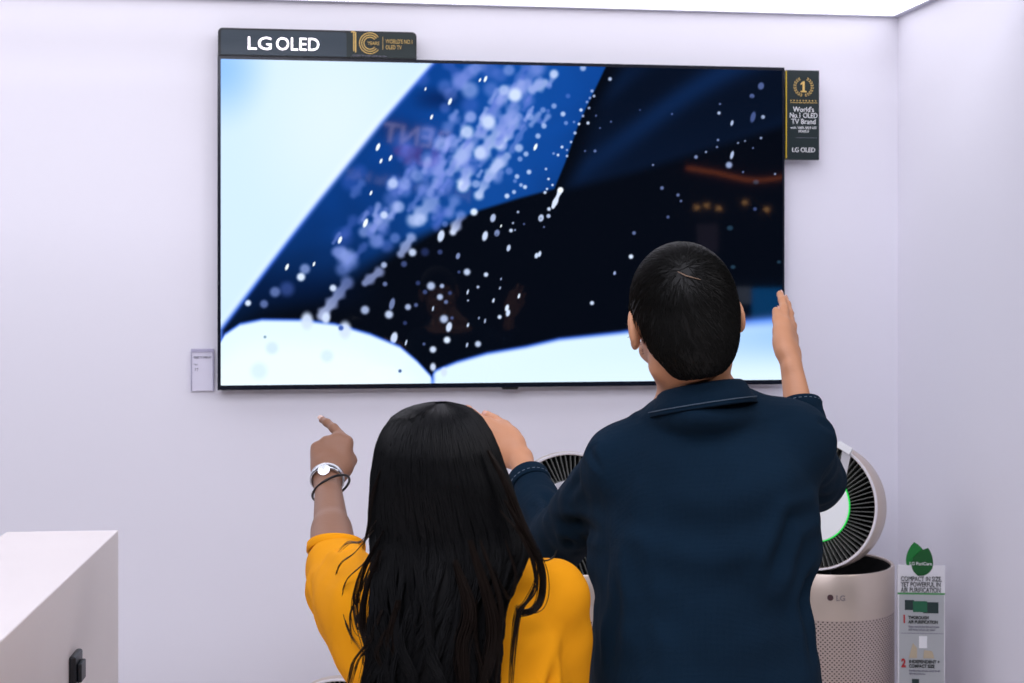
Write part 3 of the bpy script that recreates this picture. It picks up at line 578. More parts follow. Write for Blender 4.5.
# ================================================================== AIR PURIFIERS
def purifier(px0, py0, Z, base_h, yaw, lit, label, tagstrip=False, group=None, cyl_dx=.0, logo=True, r=.18, up=8):
    hc = Pz(px0, py0, Z)                          # centre of the round head's face
    root = empty('air_purifier', (0, 0, 0), -PHI); tag(root, label, 'air purifier', group)
    # root axes: x right of view, -y towards the viewer
    n = unit((-math.sin(yaw), -math.cos(yaw), math.tan(math.radians(up))))
    cx, cy = hc.x+RT.x*cyl_dx+FW.x*.11, hc.y+RT.y*cyl_dx+FW.y*.11; root.location = (cx, cy, 0)
    R_ = .19
    zb = base_h*.855
    lathe('base_body', [(0, .004), (R_-.02, .004), (R_-.006, .0), (R_, .01), (R_, zb)], M['perf'], root, uv=(96, 2*3.14159*0+zb/(.0122)), n=96)
    lathe('upper_body', [(R_, zb), (R_+.0006, zb+.002), (R_+.0006, base_h-.004), (R_-.002, base_h), (R_-.009, base_h-.001), (R_-.010, base_h-.03)], M['champagne'], root)
    lathe('top_well', [(R_-.010, base_h-.006), (R_-.02, base_h-.05), (R_-.05, base_h-.10), (.0, base_h-.10)], M['void'], root)
    hl = Vector((-cyl_dx, -.11, hc.z))
    rot = Vector(n).to_track_quat('Z', 'Y').to_euler(); 
    # head built along local +z = facing direction
    hd = lathe('head_shell', [(r-.0075, -.03), (r-.007, .0), (r-.003, .0), (r, -.006), (r+.003, -.03), (r-.002, -.09), (r-.028, -.125), (0, -.135)], M['champagne'], root, loc=hl, rot=rot)
    lathe('rim', [(r-.0062, -.004), (r-.006, .001), (r-.001, .002), (r+.0005, -.002), (r-.001, -.006)], M['rim'], hd)
    lathe('outlet', [(0, -.03), (r-.0078, -.03), (r-.0073, -.001)], M['void'], hd)
    bm = bmesh.new(); N = 76
    for i in range(N):
        a = 2*PI*i/N; ca, sa = math.cos(a), math.sin(a); t1 = .0009
        ra, rb = .102, r-.0065; sw = .055
        P = []
        for rr, aa in ((ra, a), (rb, a+sw)):
            for zz in (-.026, -.002):
                for tt in (-t1, t1): P.append(bm.verts.new((rr*math.cos(aa)-tt*math.sin(aa), rr*math.sin(aa)+tt*math.cos(aa), zz+(0 if rr < .15 else .0))))
        v = P
        for f_ in ((0, 1, 5, 4), (2, 6, 7, 3), (0, 4, 6, 2), (1, 3, 7, 5), (0, 2, 3, 1), (4, 5, 7, 6)): bm.faces.new([v[k] for k in f_])
    lv = link('louvres', bm_mesh('louvres', bm), M['louver'], hd)
    lathe('led_ring', [(.1005, -.004), (.101, .0025), (.1027, .0025), (.103, -.004)], M['led'] if lit else M['led_off'], hd)
    lathe('display', [(.1005, -.01), (.1005, .002), (.098, .004), (.06, .0055), (0, .006)], M['display'] if lit else M['display_off'], hd)
    lathe('pivot_stem', [(0, base_h-.10), (.05, base_h-.10), (.045, hc.z-.1), (0, hc.z-.1)], M['black'], root, n=32, loc=(-cyl_dx*.6, .0, 0))
    if logo:
        a = math.radians(-99); 
        lp = Vector((R_*math.cos(a), R_*math.sin(a), base_h-.062))
        bd = lathe('badge', [(0, 0), (.0085, 0), (.0085, .0012), (0, .0012)], M['logo_red'], root, n=28, loc=lp, rot=(PI/2, 0, a+PI/2))
        bd['label'] = 'small round emblem'
        a2 = math.radians(-94.5); text('logo_lettering', 'LG', .021, M['logo_grey'], root, loc=(R_*1.004*math.cos(a2), R_*1.004*math.sin(a2), base_h-.070), rot=(PI/2, 0, a2+PI/2), bold=.0006)
    if tagstrip:
        tg = prism('tag_strip', [(-.011, 0), (.011, 0), (.013, .112), (-.013, .112)], .001, mat('tag_plastic', (206, 206, 210), .3, alpha=.85), hd)
        tg.rotation_euler = (-PI/2, 0, math.radians(0)); 
        Mt = Matrix.Rotation(math.radians(-36), 4, 'Z')@Matrix.Translation((0, .085, .012))@Matrix.Rotation(-PI/2, 4, 'X')@Matrix.Scale(-1, 4, (0, 1, 0))
        # strip lies over the face, running from the display edge past the rim
        tg.matrix_local = Matrix.Translation((.074, .052, .008))@Matrix.Rotation(math.radians(-9), 4, 'Z')@Matrix(((1, 0, 0, 0), (0, 0, 1, 0), (0, 1, 0, 0), (0, 0, 0, 1)))
        cl = prism('tag_clip', [(-.022, 0), (.022, 0), (.022, .018), (-.022, .018)], .012, M['white'], hd)
        cl.matrix_local = Matrix.Rotation(TAGA, 4, 'Z')@Matrix(((1, 0, 0, 0), (0, 0, 1, .176), (0, 1, 0, .006), (0, 0, 0, 1)))
    return root
TAGA = math.radians(-27)
purifier(814, 505, 3.98, .875, math.radians(32), True, 'tall champagne air purifier with green lit ring right of the man', True, cyl_dx=.058)
purifier(570, 517, 3.98, .875, math.radians(-6), False, 'champagne air purifier half hidden between the woman and the man', cyl_dx=.03)
purifier(337, 745, 3.98, .27, math.radians(-4), False, 'low air purifier at bottom edge left of the woman', cyl_dx=.0, logo=False)

# ================================================================== INFORMATION STAND
sp = Pz(921.5, 600, 3.93); st = empty('information_stand', (sp.x, sp.y, 0), -PHI+math.radians(-4)); tag(st, 'slim printed information stand with green leaf on top in the corner', 'information stand')
k = 3.93/FPX; zz = lambda y: EYE+(278-y)*k; xx = lambda x: (x-921.5)*k
boxobj('board', xx(898), xx(944.5), 0, .006, .25, zz(565.5), M['board'], st)
boxobj('print_panel', xx(899.5), xx(943.5), -.001, .001, .26, zz(594), M['boardgrey'], st); boxobj('green_line', xx(898), xx(944.5), -.0015, .001, zz(594.5), zz(592.8), M['greenline'], st)
bm = bmesh.new(); box(bm, -.012, .012, .006, .02, .01, .5, .002); box(bm, -.055, .055, -.12, .04, 0, .012, .003); link('foot', bm_mesh('foot', bm), M['silver'], st)
def leafpts(cx, cz, w, h, ang, n=12):
    o = []
    for i in range(n+1): t = i/n; o.append((w*math.sin(PI*t**.8)**.75, -h/2+h*t))
    for i in range(1, n): t = 1-i/n; o.append((-w*math.sin(PI*t**.8)**.75, -h/2+h*t))
    c, s = math.cos(ang), math.sin(ang); return [(cx+x*c-z*s, cz+x*s+z*c) for x, z in o]
lf = prism('leaf', leafpts(xx(917), zz(559), .030, .092, math.radians(8)), .004, M['leaf'], st, loc=(0, .002, 0))
prism('leaf', leafpts(xx(923), zz(562), .029, .082, math.radians(-20)), .003, M['leaf2'], st, loc=(0, -.001, 0))
text('lettering', 'LG PuriCare', .0125, M['white'], st, loc=(xx(920.5), -.003, zz(565)), align='CENTER', bold=0, xs=.95)
def ft(s_, size, m_, x, y, wpx, b=0, al='LEFT', nm='lettering'):
    o = text(nm, s_, size, m_, st, loc=(xx(x), -.0022, zz(y)), bold=b, align=al); vx = [v.co.x for v in o.data.vertices]; o.scale.x = wpx*k/(max(vx)-min(vx)); return o
ft('COMPACT IN SIZE,', .0185, M['ink'], 901, 581, 40, 0); ft('YET POWERFUL IN', .0185, M['ink'], 901, 586.6, 39, 0); ft('AIR PURIFICATION', .0185, M['ink'], 901, 592.2, 39, 0)
boxobj('product_photo', xx(905), xx(914), -.002, 0, zz(610), zz(600), M['photo_dark'], st); boxobj('product_photo', xx(923), xx(938), -.002, 0, zz(613), zz(602), M['photo_dark'], st)
boxobj('product_photo', xx(913), xx(927), -.0024, 0, zz(612), zz(601), M['photo_green'], st)
text('lettering', '1', .032, M['redink'], st, loc=(xx(901.5), -.0022, zz(623)), bold=.0004); ft('THOROUGH', .0125, M['ink'], 908.5, 619, 20, .0003); ft('AIR PURIFICATION', .0125, M['ink'], 908.5, 623.4, 29, .0003)
ft('Filters remove fine dust and smoke', .008, M['ink_soft'], 908.5, 627.5, 30); ft('and keep indoor air clean', .008, M['ink_soft'], 908.5, 630.5, 26)
boxobj('grey_line', xx(901), xx(943), -.0015, 0, zz(633.6), zz(633), M['ink_soft'], st)
bm = bmesh.new(); box(bm, xx(919), xx(927), -.002, 0, zz(648), zz(636), .0008); link('room_photo', bm_mesh('room_photo', bm), M['white'], st)
prism('room_photo', [(xx(909), zz(658)), (xx(917), zz(658)), (xx(917), zz(648)), (xx(913), zz(643)), (xx(911), zz(650))], .001, M['photo_beige'], st, loc=(0, -.002, 0)); prism('room_photo', [(xx(923), zz(658)), (xx(934), zz(658)), (xx(932), zz(651)), (xx(924), zz(650))], .001, M['photo_beige'], st, loc=(0, -.002, 0))
ft('2', .032, M['redink'], 901.5, 667, 4.4, .0012); ft('INDEPENDENT +', .0125, M['ink'], 909, 663, 30, .0003); ft('COMPACT SIZE', .0125, M['ink'], 909, 667.5, 25, .0003); ft('Purifies the whole room in all', .008, M['ink_soft'], 909, 671.5, 30); ft('directions', .008, M['ink_soft'], 909, 674.5, 16)
boxobj('product_photo', xx(912), xx(919), -.002, 0, zz(690), zz(679), M['photo_dark'], st)

# ================================================================== THE HALL BEHIND (seen only in the glossy screen)
def facing(o, p, roll=0, rz=0):
    o.location = p; o.rotation_euler = (PI/2, roll, PI+rz); return o
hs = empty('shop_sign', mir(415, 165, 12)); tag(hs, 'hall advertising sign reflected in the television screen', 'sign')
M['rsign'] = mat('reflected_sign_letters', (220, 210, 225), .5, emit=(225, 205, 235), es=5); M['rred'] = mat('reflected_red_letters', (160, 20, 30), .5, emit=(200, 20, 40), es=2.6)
def htext(s_, pl_, pr_, hpx, m_, Zl, Zr, b=.004):     # pl_/pr_: left and right ends in the mirror image (text runs right to left)
    A = mir(*pr_, Zr); B = mir(*pl_, Zl); d = (B-A); L = d.length; xd = d.normalized(); nrm = Vector((0, 1, 0)); zd = nrm.cross(xd); zd = -zd if zd.z < 0 else zd
    nrm = xd.cross(zd); sz = hpx*(Zl+Zr)/2/FPX*1.38
    o = text('lettering', s_, sz, m_, hs, bold=b); vx = [v.co.x for v in o.data.vertices]; k_ = L/(max(vx)-min(vx))
    o.matrix_local = Matrix.Translation(A-hs.location)@Matrix((xd*k_, zd, nrm)).transposed().to_4x4()
htext('RENT', (383, 141), (450, 150), 20, M['rsign'], 12, 12, .004)
htext('UP', (392, 161), (438, 167), 17, M['rred'], 12, 12, .012)
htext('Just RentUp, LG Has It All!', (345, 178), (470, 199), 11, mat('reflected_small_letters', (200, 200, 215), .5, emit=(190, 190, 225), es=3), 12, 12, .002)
# curved warm cove light
pts = [(688, 166), (700, 168), (715, 170.5), (730, 174), (745, 177.5), (760, 178.5), (775, 177), (800, 172)]
V = []; F = []
for i, (x, y) in enumerate(pts):
    p = mir(x, y, 15.2); q_ = mir(x, y+3.4, 15.2); V += [p, q_, q_+Vector((0, -.05, 0)), p+Vector((0, -.05, 0))]
for i in range(len(pts)-1):
    for j in range(4): F.append((i*4+j, i*4+(j+1) % 4, i*4+4+(j+1) % 4, i*4+4+j))
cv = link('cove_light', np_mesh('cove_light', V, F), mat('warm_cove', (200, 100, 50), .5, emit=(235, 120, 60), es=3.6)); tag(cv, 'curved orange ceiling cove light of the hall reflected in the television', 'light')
for i, (x, y) in enumerate(((697, 209), (707, 207), (719, 210), (745, 204), (767, 211))):
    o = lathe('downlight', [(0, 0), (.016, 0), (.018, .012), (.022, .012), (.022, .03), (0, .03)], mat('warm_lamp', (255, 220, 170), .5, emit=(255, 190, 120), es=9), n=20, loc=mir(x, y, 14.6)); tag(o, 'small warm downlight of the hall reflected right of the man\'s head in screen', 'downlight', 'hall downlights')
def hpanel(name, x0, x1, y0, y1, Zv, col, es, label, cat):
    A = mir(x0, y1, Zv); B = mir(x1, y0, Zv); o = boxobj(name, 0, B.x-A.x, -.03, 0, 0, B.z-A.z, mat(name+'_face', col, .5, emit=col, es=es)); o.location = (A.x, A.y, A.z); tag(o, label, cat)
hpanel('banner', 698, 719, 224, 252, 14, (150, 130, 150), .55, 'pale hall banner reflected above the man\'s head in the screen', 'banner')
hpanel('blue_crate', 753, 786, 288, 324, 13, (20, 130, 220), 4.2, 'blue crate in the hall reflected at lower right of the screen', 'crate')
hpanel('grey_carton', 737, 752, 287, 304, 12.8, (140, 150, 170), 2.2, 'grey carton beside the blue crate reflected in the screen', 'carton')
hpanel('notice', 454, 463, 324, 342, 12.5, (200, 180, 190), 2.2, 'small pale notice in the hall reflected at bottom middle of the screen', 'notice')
# ================================================================== PEOPLE
def finish(name, f, m, parent, creases=(), rip=None):
    V, F = f.mesh(name); N = normals(V, F)
    if rip: V = ripple(V, N, *rip)
    if creases: V = crease(V, N, creases)
    return link(name, np_mesh(name, V, F), m, parent, True), V, F
def band(name, centre, axis, r, m, parent, wd=.016, th=.003, sq=1.0, sqax=None, n=40):
    """a cloth or metal band around a limb: rounded section swept round the axis"""
    axis = unit(axis); u = unit(np.cross(axis, (.13, .2, .97) if sqax is None else sqax)); v = np.cross(axis, u); V = []; F = []; prof = [(-.5, 0), (-.5, .6), (-.35, 1), (.35, 1), (.5, .6), (.5, 0)]
    for i in range(n):
        a = 2*PI*i/n
        for (s_, t_) in prof:
            rr = r+th*t_; V.append(np.array(centre)+u*math.cos(a)*rr+v*math.sin(a)*rr*sq+axis*s_*wd)
    K = len(prof)
    for i in range(n):
        for j in range(K): F.append((i*K+j, i*K+(j+1) % K, ((i+1) % n)*K+(j+1) % K, ((i+1) % n)*K+j))
    return link(name, np_mesh(name, V, F), m, parent, True)
PROT = -PHI
def person_root(label, base):
    o = empty('person', (0, 0, 0), PROT); tag(o, label, 'person'); return o
# body parts are laid out in view-aligned metres; the root only turns them into the room
# ------------------------------------------------------------------ MAN
man = person_root('person in navy denim shirt with short black hair, hands raised framing the television', None)
Zm = 2.2
hm = q(685, 327, 2.18); Rm = np.array(Matrix.Rotation(math.radians(-8), 3, 'Y'))@rotm(0, 0, math.radians(7))@rotm(math.radians(-3), 0, 0)
f = Field((-.1, 1.93, -.01), (.66, 2.78, 1.78), .0034)
g = head(f, hm, Rm, 1.0)
nb_ = q(700, 402, 2.225)
f.cap(g(0, -.015, -.045), nb_, .049, .054, .02); f.cap(g(0, -.005, -.06), nb_+(0, .01, 0), .040, .044, .015)
shL = q(618, 462, 2.21); shR = q(792, 440, 2.22)
f.cap(nb_, shL+(0, 0, .005), .045, .035, .03); f.cap(nb_, shR+(0, 0, .005), .045, .035, .03)
zk = lambda y, Z=Zm: EYE+(278-y)/FPX*Z
xk = lambda x, Z=Zm: (x-512)/FPX*Z
f.stack([(zk(425), xk(640), xk(775), 2.22, .07), (zk(470), xk(618), xk(800), 2.22, .09), (zk(540), xk(618), xk(792), 2.21, .1), (zk(650), xk(622), xk(788), 2.21, .092), (zk(760), xk(610), xk(795), 2.21, .1), (zk(830), xk(608), xk(800), 2.2, .105), (zk(900), xk(615), xk(795), 2.2, .09)], .03)
elL = q(556, 543, 2.42); wrL = q(518, 456, 2.60); elR = q(811, 478, 2.43); wrR = q(791, 364, 2.53)
f.cap(shL, elL, .045, .036, .02); f.cap(elL, wrL, .034, .0195, .012); f.cap(shR, elR, .045, .036, .02)
f.cap(elR, wrR, .035, .0190, .012)
midx = (xk(610)+xk(795))/2
ftL = np.array((midx-.115, 2.17, .09)); ftR = np.array((midx+.115, 2.25, .09)); knL = np.array((midx-.1, 2.21, .5)); knR = np.array((midx+.1, 2.26, .5))
for s_, kn, an in ((-1, knL, ftL), (1, knR, ftR)):
    hp = np.array((midx+s_*.082, 2.205, .88)); f.cap(hp, kn, .078, .052, .03); f.cap(kn, an, .052, .036, .02); f.cap(kn+(0, -.02, -.1), kn+(0, -.012, -.2), .045, .04, .02); foot(f, an, (0, 1, 0))
# right hand: upright, palm turned inwards, thumb towards the viewer's side
jr, nbr = hand(f, wrR, (.17, .77, .60), (-.46, -.66, .64), .96, ((2, 6, 6), (2, 7, 6), (3, 8, 8), (4, 10, 8)), (2, 0, -5, -9), (16, -10, 4), 1, .0195, .10)
jl, nbl = hand(f, wrL, (-.80, .45, .34), (.3, .05, .95), 1.0, ((18, 24, 16), (22, 26, 16), (26, 28, 18), (30, 30, 20)), (3, 1, -2, -6), (20, -16, 0), -1, .020)
finish('body', f, M['skin_m'], man)
def face_bits(eye, t_, g, root, R):
    fwd = Vector(R[:, 1]); d = Vector(g(t_*.031, .0775, .0055)); 
    lathe('iris', [(0, 0), (.0052, -.0006), (.0052, -.002), (0, -.002)], M['iris'], eye, n=20, loc=fwd*.0124, rot=fwd.to_track_quat('Z', 'Y').to_euler())
    P = [g(t_*(.014+.036*u), .094-.018*u*u, .024+.006*math.sin(u*2.4)) for u in np.linspace(0, 1, 10)]
    V, F = tubes([P], np.array([np.interp(np.linspace(0, 1, 10), [0, .2, 1], [.0016, .0026, .0008])]), 6); link('eyebrow', np_mesh('eyebrow', V, F), M['hair_m'], root, True)
M['iris'] = mat('dark_iris', (38, 24, 16), .2)
def nails(js, parent, m_):
    for i, j in js.items():
        p, dd, base, r, nn = j; nn = unit(nn-dd*np.dot(nn, dd)); sd = np.cross(dd, nn)
        V = []; 
        for a in range(-2, 3):
            for b_ in range(3):
                V.append(p+dd*(-.004+b_*.005)+nn*(r*math.cos(a*.45)*1.04)+sd*(r*math.sin(a*.45)*.95))
        F = [(a*3+b_, a*3+b_+1, a*3+b_+4, a*3+b_+3) for a in range(4) for b_ in range(2)]
        link('fingernail', np_mesh('fingernail', V, F), m_, parent, True)
M['nail'] = mat('fingernail', (226, 176, 158), .25); nails(jr, man, M['nail']); nails(jl, man, M['nail'])
ROOTP, ROOTR = man, Rm
for t_ in (-1, 1):
    o = lathe('eye', [(.0001, .0122)]+[(.0122*math.sin(a*PI/10), .0122*math.cos(a*PI/10)) for a in range(1, 10)]+[(.0001, -.0122)], M['eye'], man, n=20, loc=g(t_*.031, .0775, .0055)); face_bits(o, t_, g, ROOTP, ROOTR)
# hair: cap with short strands flowing from the whorl
def short_hair(parent, g, R, o, m):
    f = Field(o-(.15, .17, .15), o+(.15, .17, .17), .003)
    f.ell(g(0, -.012, .037), (.0800, .103, .0925), R, .01); f.ell(g(0, -.05, -.02), (.0645, .056, .064), R, .025); f.ell(g(0, -.01, .015), (.0775, .073, .06), R, .02)
    # carve the face, the ears and the tapered neckline away
    f.ell(g(0, .112, -.04), (.085, .072, .1), R, .01, 's')
    for t in (-1, 1):
        f.ell(g(t*.087, .012, -.02), (.030, .05, .045), R, .008, 's'); f.cap(g(t*.085, -.008, .004), g(t*.085, .0, .016), .023, .021, .006, 's')
        f.ell(g(t*.085, -.02, -.085), (.038, .07, .05), R, .012, 's')
    f.ell(g(0, -.03, -.128), (.075, .1, .05), R, .012, 's')
    V, F = f.mesh('hair'); N = normals(V, F)
    wh = g(-.012, -.085, .075); idx = rng.choice(len(V), 9000); p = V[idx]; n = N[idx]; t = p-wh; t = t-n*(t*n).sum(1)[:, None]+rng.normal(size=t.shape)*.006
    t = t+np.cross(n, t)*.25; t = t-n*(t*n).sum(1)[:, None]; t /= np.linalg.norm(t, axis=1)[:, None]+1e-9; loc = (p-o)@R; kp = ((n*(p-o)).sum(1)/np.linalg.norm(p-o, axis=1) > .55) & ~((np.abs(loc[:, 0]) > .05) & (loc[:, 2] < .032) & (loc[:, 1] > -.045)); p, n, t, loc = p[kp], n[kp], t[kp], loc[kp]; L = np.where(loc[:, 2] < -.02, .012, .032)*rng.uniform(.7, 1.2, len(p))
    s = np.linspace(0, 1, 6)[None, :, None]; Ls = L[:, None, None]
    P = p[:, None]-n[:, None]*.001+t[:, None]*s*Ls-n[:, None]*(s*Ls)**2/.19+n[:, None]*.0022*np.sin(s*2.9)
    V2, F2 = tubes(P, (np.linspace(1, .35, 6)*.00075)[None], 3)
    return link('hair', np_mesh('hair', np.concatenate([V, V2]), np.concatenate([F, F2+len(V)])), m, parent, True)
short_hair(man, g, Rm, hm, M['hair_m'])
pa = [g(-.022, -.098, .078), g(-.012, -.103, .070), g(.006, -.107, .062)]; pa = [p+unit(p-hm)*.006 for p in pa]
V2, F2 = tubes([pa], np.array([[.0006, .0011, .0005]]), 5); o = link('hair_parting', np_mesh('hair_parting', V2, F2), mat('scalp', (128, 104, 84), .6), man, True)
# shirt
f = Field((-.03, 2.02, .84), (.62, 2.68, 1.64), .0042)
f.stack([(zk(418), xk(650), xk(765), 2.21, .05), (zk(432), xk(622), xk(790), 2.21, .085), (zk(470), xk(606), xk(811), 2.21, .112), (zk(510), xk(602), xk(809), 2.21, .122), (zk(560), xk(599), xk(805), 2.21, .125), (zk(600), xk(595), xk(807), 2.21, .127), (zk(640), xk(592), xk(814), 2.21, .13), (zk(683), xk(589), xk(822), 2.21, .132), (zk(760), xk(588), xk(828), 2.21, .135), (zk(812), xk(588), xk(830), 2.21, .135)], .02, 2.5)
f.cap(q(664, 425, 2.21), shL+(.004, 0, .0), .034, .052, .03); f.cap(q(742, 414, 2.21), shR+(0, 0, -.002), .034, .054, .03); f.cap(q(682, 425, 2.21), q(733, 418, 2.21), .046, None, .03); f.ell(q(700, 414, 2.182), (.078, .080, .036), None, .02)
f.cap(shL+(.01, .0, -.01), elL, .062, .050, .025); f.cap(elL, elL+(wrL-elL)*.66, .046, .035, .012)
f.cap(shR, elR+(.002, 0, -.006), .06, .053, .03); f.cap(elR+(.004, 0, -.002), elR+(wrR-elR)*.56+(.003, 0, 0), .049, .036, .02)
f.cap(shL+(.03, 0, -.05), q(612, 560, 2.21), .05, .03, .04); f.cap(shR+(-.03, 0, -.04), q(792, 545, 2.2), .05, .04, .04)
Q = q
cr = [([Q(596, 428, 2.15), Q(588, 450, 2.18), Q(604, 480, 2.13), Q(612, 520, 2.13)], .006, .0035), ([Q(820, 418, 2.17), Q(829, 440, 2.22), Q(820, 480, 2.2)], .006, .004),
 ([Q(606, 545, 2.1), Q(628, 552, 2.09), Q(640, 600, 2.08), Q(645, 683, 2.08)], .013, .012), ([Q(603, 548, 2.12), Q(612, 600, 2.11), Q(606, 683, 2.12)], .010, .012), ([Q(598, 535, 2.15), Q(570, 520, 2.3), Q(548, 505, 2.38)], .01, .007),
 ([Q(585, 470, 2.2), Q(575, 500, 2.28), Q(580, 535, 2.25)], .008, .005), ([Q(560, 500, 2.36), Q(572, 530, 2.3), Q(566, 555, 2.3)], .008, .006), ([Q(535, 495, 2.5), Q(548, 500, 2.45), Q(556, 520, 2.4)], .007, .005),
 ([Q(525, 500, 2.5), Q(538, 512, 2.44), Q(546, 540, 2.38)], .006, .004), ([Q(812, 505, 2.2), Q(790, 520, 2.12), Q(770, 600, 2.08)], .012, .008), ([Q(806, 540, 2.2), Q(800, 600, 2.14), Q(808, 683, 2.14)], .01, .007),
 ([Q(832, 470, 2.4), Q(824, 490, 2.36), Q(806, 500, 2.28)], .008, .006), ([Q(640, 425, 2.12), Q(690, 440, 2.09), Q(760, 425, 2.12)], .02, .004), ([Q(650, 520, 2.08), Q(720, 535, 2.07), Q(790, 510, 2.1)], .02, .005), ([Q(660, 600, 2.07), Q(740, 590, 2.07), Q(800, 620, 2.1)], .022, .004), ([Q(835, 432, 2.35), Q(830, 450, 2.38), Q(838, 462, 2.4)], .005, .004)]
shirt, SV, SF_ = finish('shirt', f, M['denim'], man, cr, (.0034, 20, 3))
# collar: stand folded over into a fall
nc = q(701, 386, 2.185); TILT = .15

def ring(a_, b_, z_, t, oy=0): return nc+(a_*math.sin(t), -b_*math.cos(t)+oy, z_+TILT*a_*math.sin(t)*(1 if True else 0)-.012*(1-math.cos(t)))
prof = [(.052, .052, -.016), (.055, .056, .003), (.0575, .059, .0095), (.062, .064, .0115), (.067, .069, .008), (.077, .078, -.008), (.0855, .086, -.0225), (.0845, .085, -.0252), (.075, .076, -.013), (.062, .062, -.003)]
V = []; F = []; n_ = 72; K = len(prof); T0 = math.radians(150)
for i in range(n_+1):
    t = -T0+2*T0*i/n_
    for a_, b_, z_ in prof:
        wv = .0012*math.sin(t*5)*(1 if z_ < 0 else .3); V.append(ring(a_+wv, b_+wv, z_-(.01*abs(t/T0)**3 if z_ < 0 else 0), t))
for i in range(n_):
    for j in range(K): F.append((i*K+j, i*K+(j+1) % K, (i+1)*K+(j+1) % K, (i+1)*K+j))
collar = link('collar', np_mesh('collar', V, F), M['denim'], shirt, True)
ps = []
for i in range(104):
    t = math.radians(-112+i*2.17); t2 = t+math.radians(1.2); ps.append([ring(.0845, .0855, -.0175, t), ring(.0845, .0855, -.0175, t2)])
V2, F2 = tubes(ps, np.full((len(ps), 2), .0009), 4); link('stitching', np_mesh('stitching', V2, F2), M['stitch'], collar, True)
cf = band('cuff', elL+(wrL-elL)*.69, wrL-elL, .0345, M['denim'], shirt, .026, .004); cf2 = band('cuff', elR+(wrR-elR)*.60+(.003, 0, 0), wrR-elR, .0335, M['denim'], shirt, .026, .005)
def ringstitch(c_, axis, r, parent, n=26):
    axis = unit(axis); u = unit(np.cross(axis, (.13, .2, .97))); v = np.cross(axis, u); ps = []
    for i in range(n):
        ps.append([np.array(c_)+(u*math.cos(a)+v*math.sin(a))*r for a in (2*PI*i/n, 2*PI*(i+.55)/n)])
    V2, F2 = tubes(ps, np.full((n, 2), .0008), 4); link('stitching', np_mesh('stitching', V2, F2), M['stitch'], parent, True)
ringstitch(elL+(wrL-elL)*.69-unit(wrL-elL)*.006, wrL-elL, .0386, cf); ringstitch(elR+(wrR-elR)*.60+(.003, 0, 0)+unit(wrR-elR)*.006, wrR-elR, .0387, cf2)
# trousers and shoes
f = Field((midx-.28, 1.98, .08), (midx+.28, 2.44, 1.02), .006)
f.stack([(.8, midx-.15, midx+.15, 2.205, .11), (1.0, midx-.14, midx+.14, 2.21, .1)], .03)
f.cap((midx-.05, 2.205, .84), (midx+.05, 2.205, .84), .088, None, .03)
for s_, kn, an in ((-1, knL, ftL), (1, knR, ftR)): f.cap((midx+s_*.082, 2.205, .88), kn, .094, .068, .03); f.cap(kn, an+(0, 0, .03), .066, .056, .02)
finish('trousers', f, M['trousers'], man, (), (.003, 16, 5)); shoe('shoe', ftL, (0, 1, 0), M['shoe'], man); shoe('shoe', ftR, (0, 1, 0), M['shoe'], man)
rg = jl[2][0]-jl[2][1]*.05; 
# ------------------------------------------------------------------ WOMAN
wom = person_root('person in mustard yellow shirt with very long black hair, left arm pointing at the television', None)
hw = q(437, 492, 1.985); Rw = np.array(Matrix.Rotation(math.radians(-2), 3, 'Y'))@rotm(math.radians(4), 0, math.radians(6)); Zw = 2.02
zk = lambda y, Z=Zw: EYE+(278-y)/FPX*Z
xk = lambda x, Z=Zw: (x-512)/FPX*Z
f = Field((-.40, 1.82, -.01), (.17, 2.72, 1.56), .0034)
g = head(f, hw, Rw, .93, True); nb_ = q(449, 570, 2.04)
f.cap(g(0, -.02, -.045), nb_, .042, .048, .02)
sL = q(368, 606, 2.06); sR = q(553, 600, 2.04)
f.cap(nb_, sL, .036, .034, .03); f.cap(nb_, sR, .036, .032, .03)
f.stack([(zk(590), xk(390), xk(535), 2.04, .06), (zk(620), xk(378), xk(548), 2.03, .08), (zk(690), xk(382), xk(548), 2.03, .085), (zk(770), xk(398), xk(540), 2.03, .075), (zk(860), xk(385), xk(552), 2.02, .095), (zk(920), xk(385), xk(552), 2.02, .09)], .03)
eL = q(334, 562, 2.28); wL = q(327.5, 480, 2.47)
f.cap(sL, eL, .04, .036, .02); f.cap(eL, wL, .0355, .0215, .012); f.cap(eL, eL+(wL-eL)*.35, .0375, .033, .012, fl=((0, 1, 0), 1.0))
eR = q(562, 775, 2.05); wR = np.array((eR[0]+.005, 2.12, .80)); f.cap(sR, eR, .039, .034, .02); f.cap(eR, wR, .034, .022, .012)
hand(f, wR, (0, .25, -1), (-.2, .95, .2), .9, ((14, 18, 12),), (3, 1, -2, -5), (25, -10, 6), 1, .022)
# pointing left hand: back of the hand to the viewer, index extended up and left, the others folded
jw, nbw = hand(f, wL, (.0, .62, .72), (.97, -.1, -.12), .94, ((4, 14, 10), (74, 86, 50), (78, 88, 50), (80, 86, 50)), (-40, -4, -3, -3), (22, -40, -40), -1, .0215)
wmx = (xk(385)+xk(552))/2; aL = np.array((wmx-.09, 2.0, .085)); aR = np.array((wmx+.09, 2.03, .085)); kL = np.array((wmx-.08, 2.04, .43)); kR = np.array((wmx+.08, 2.05, .43))
for s_, kn, an in ((-1, kL, aL), (1, kR, aR)): f.cap((wmx+s_*.075, 2.02, .78), kn, .075, .048, .03); f.cap(kn, an, .047, .032, .02); foot(f, an, (0, 1, 0), .9)
finish('body', f, M['skin_w'], wom)
M['nail2'] = mat('fingernail_pale', (214, 178, 164), .25); nails({0: jw[0]}, wom, M['nail2'])
ROOTP, ROOTR = wom, Rw
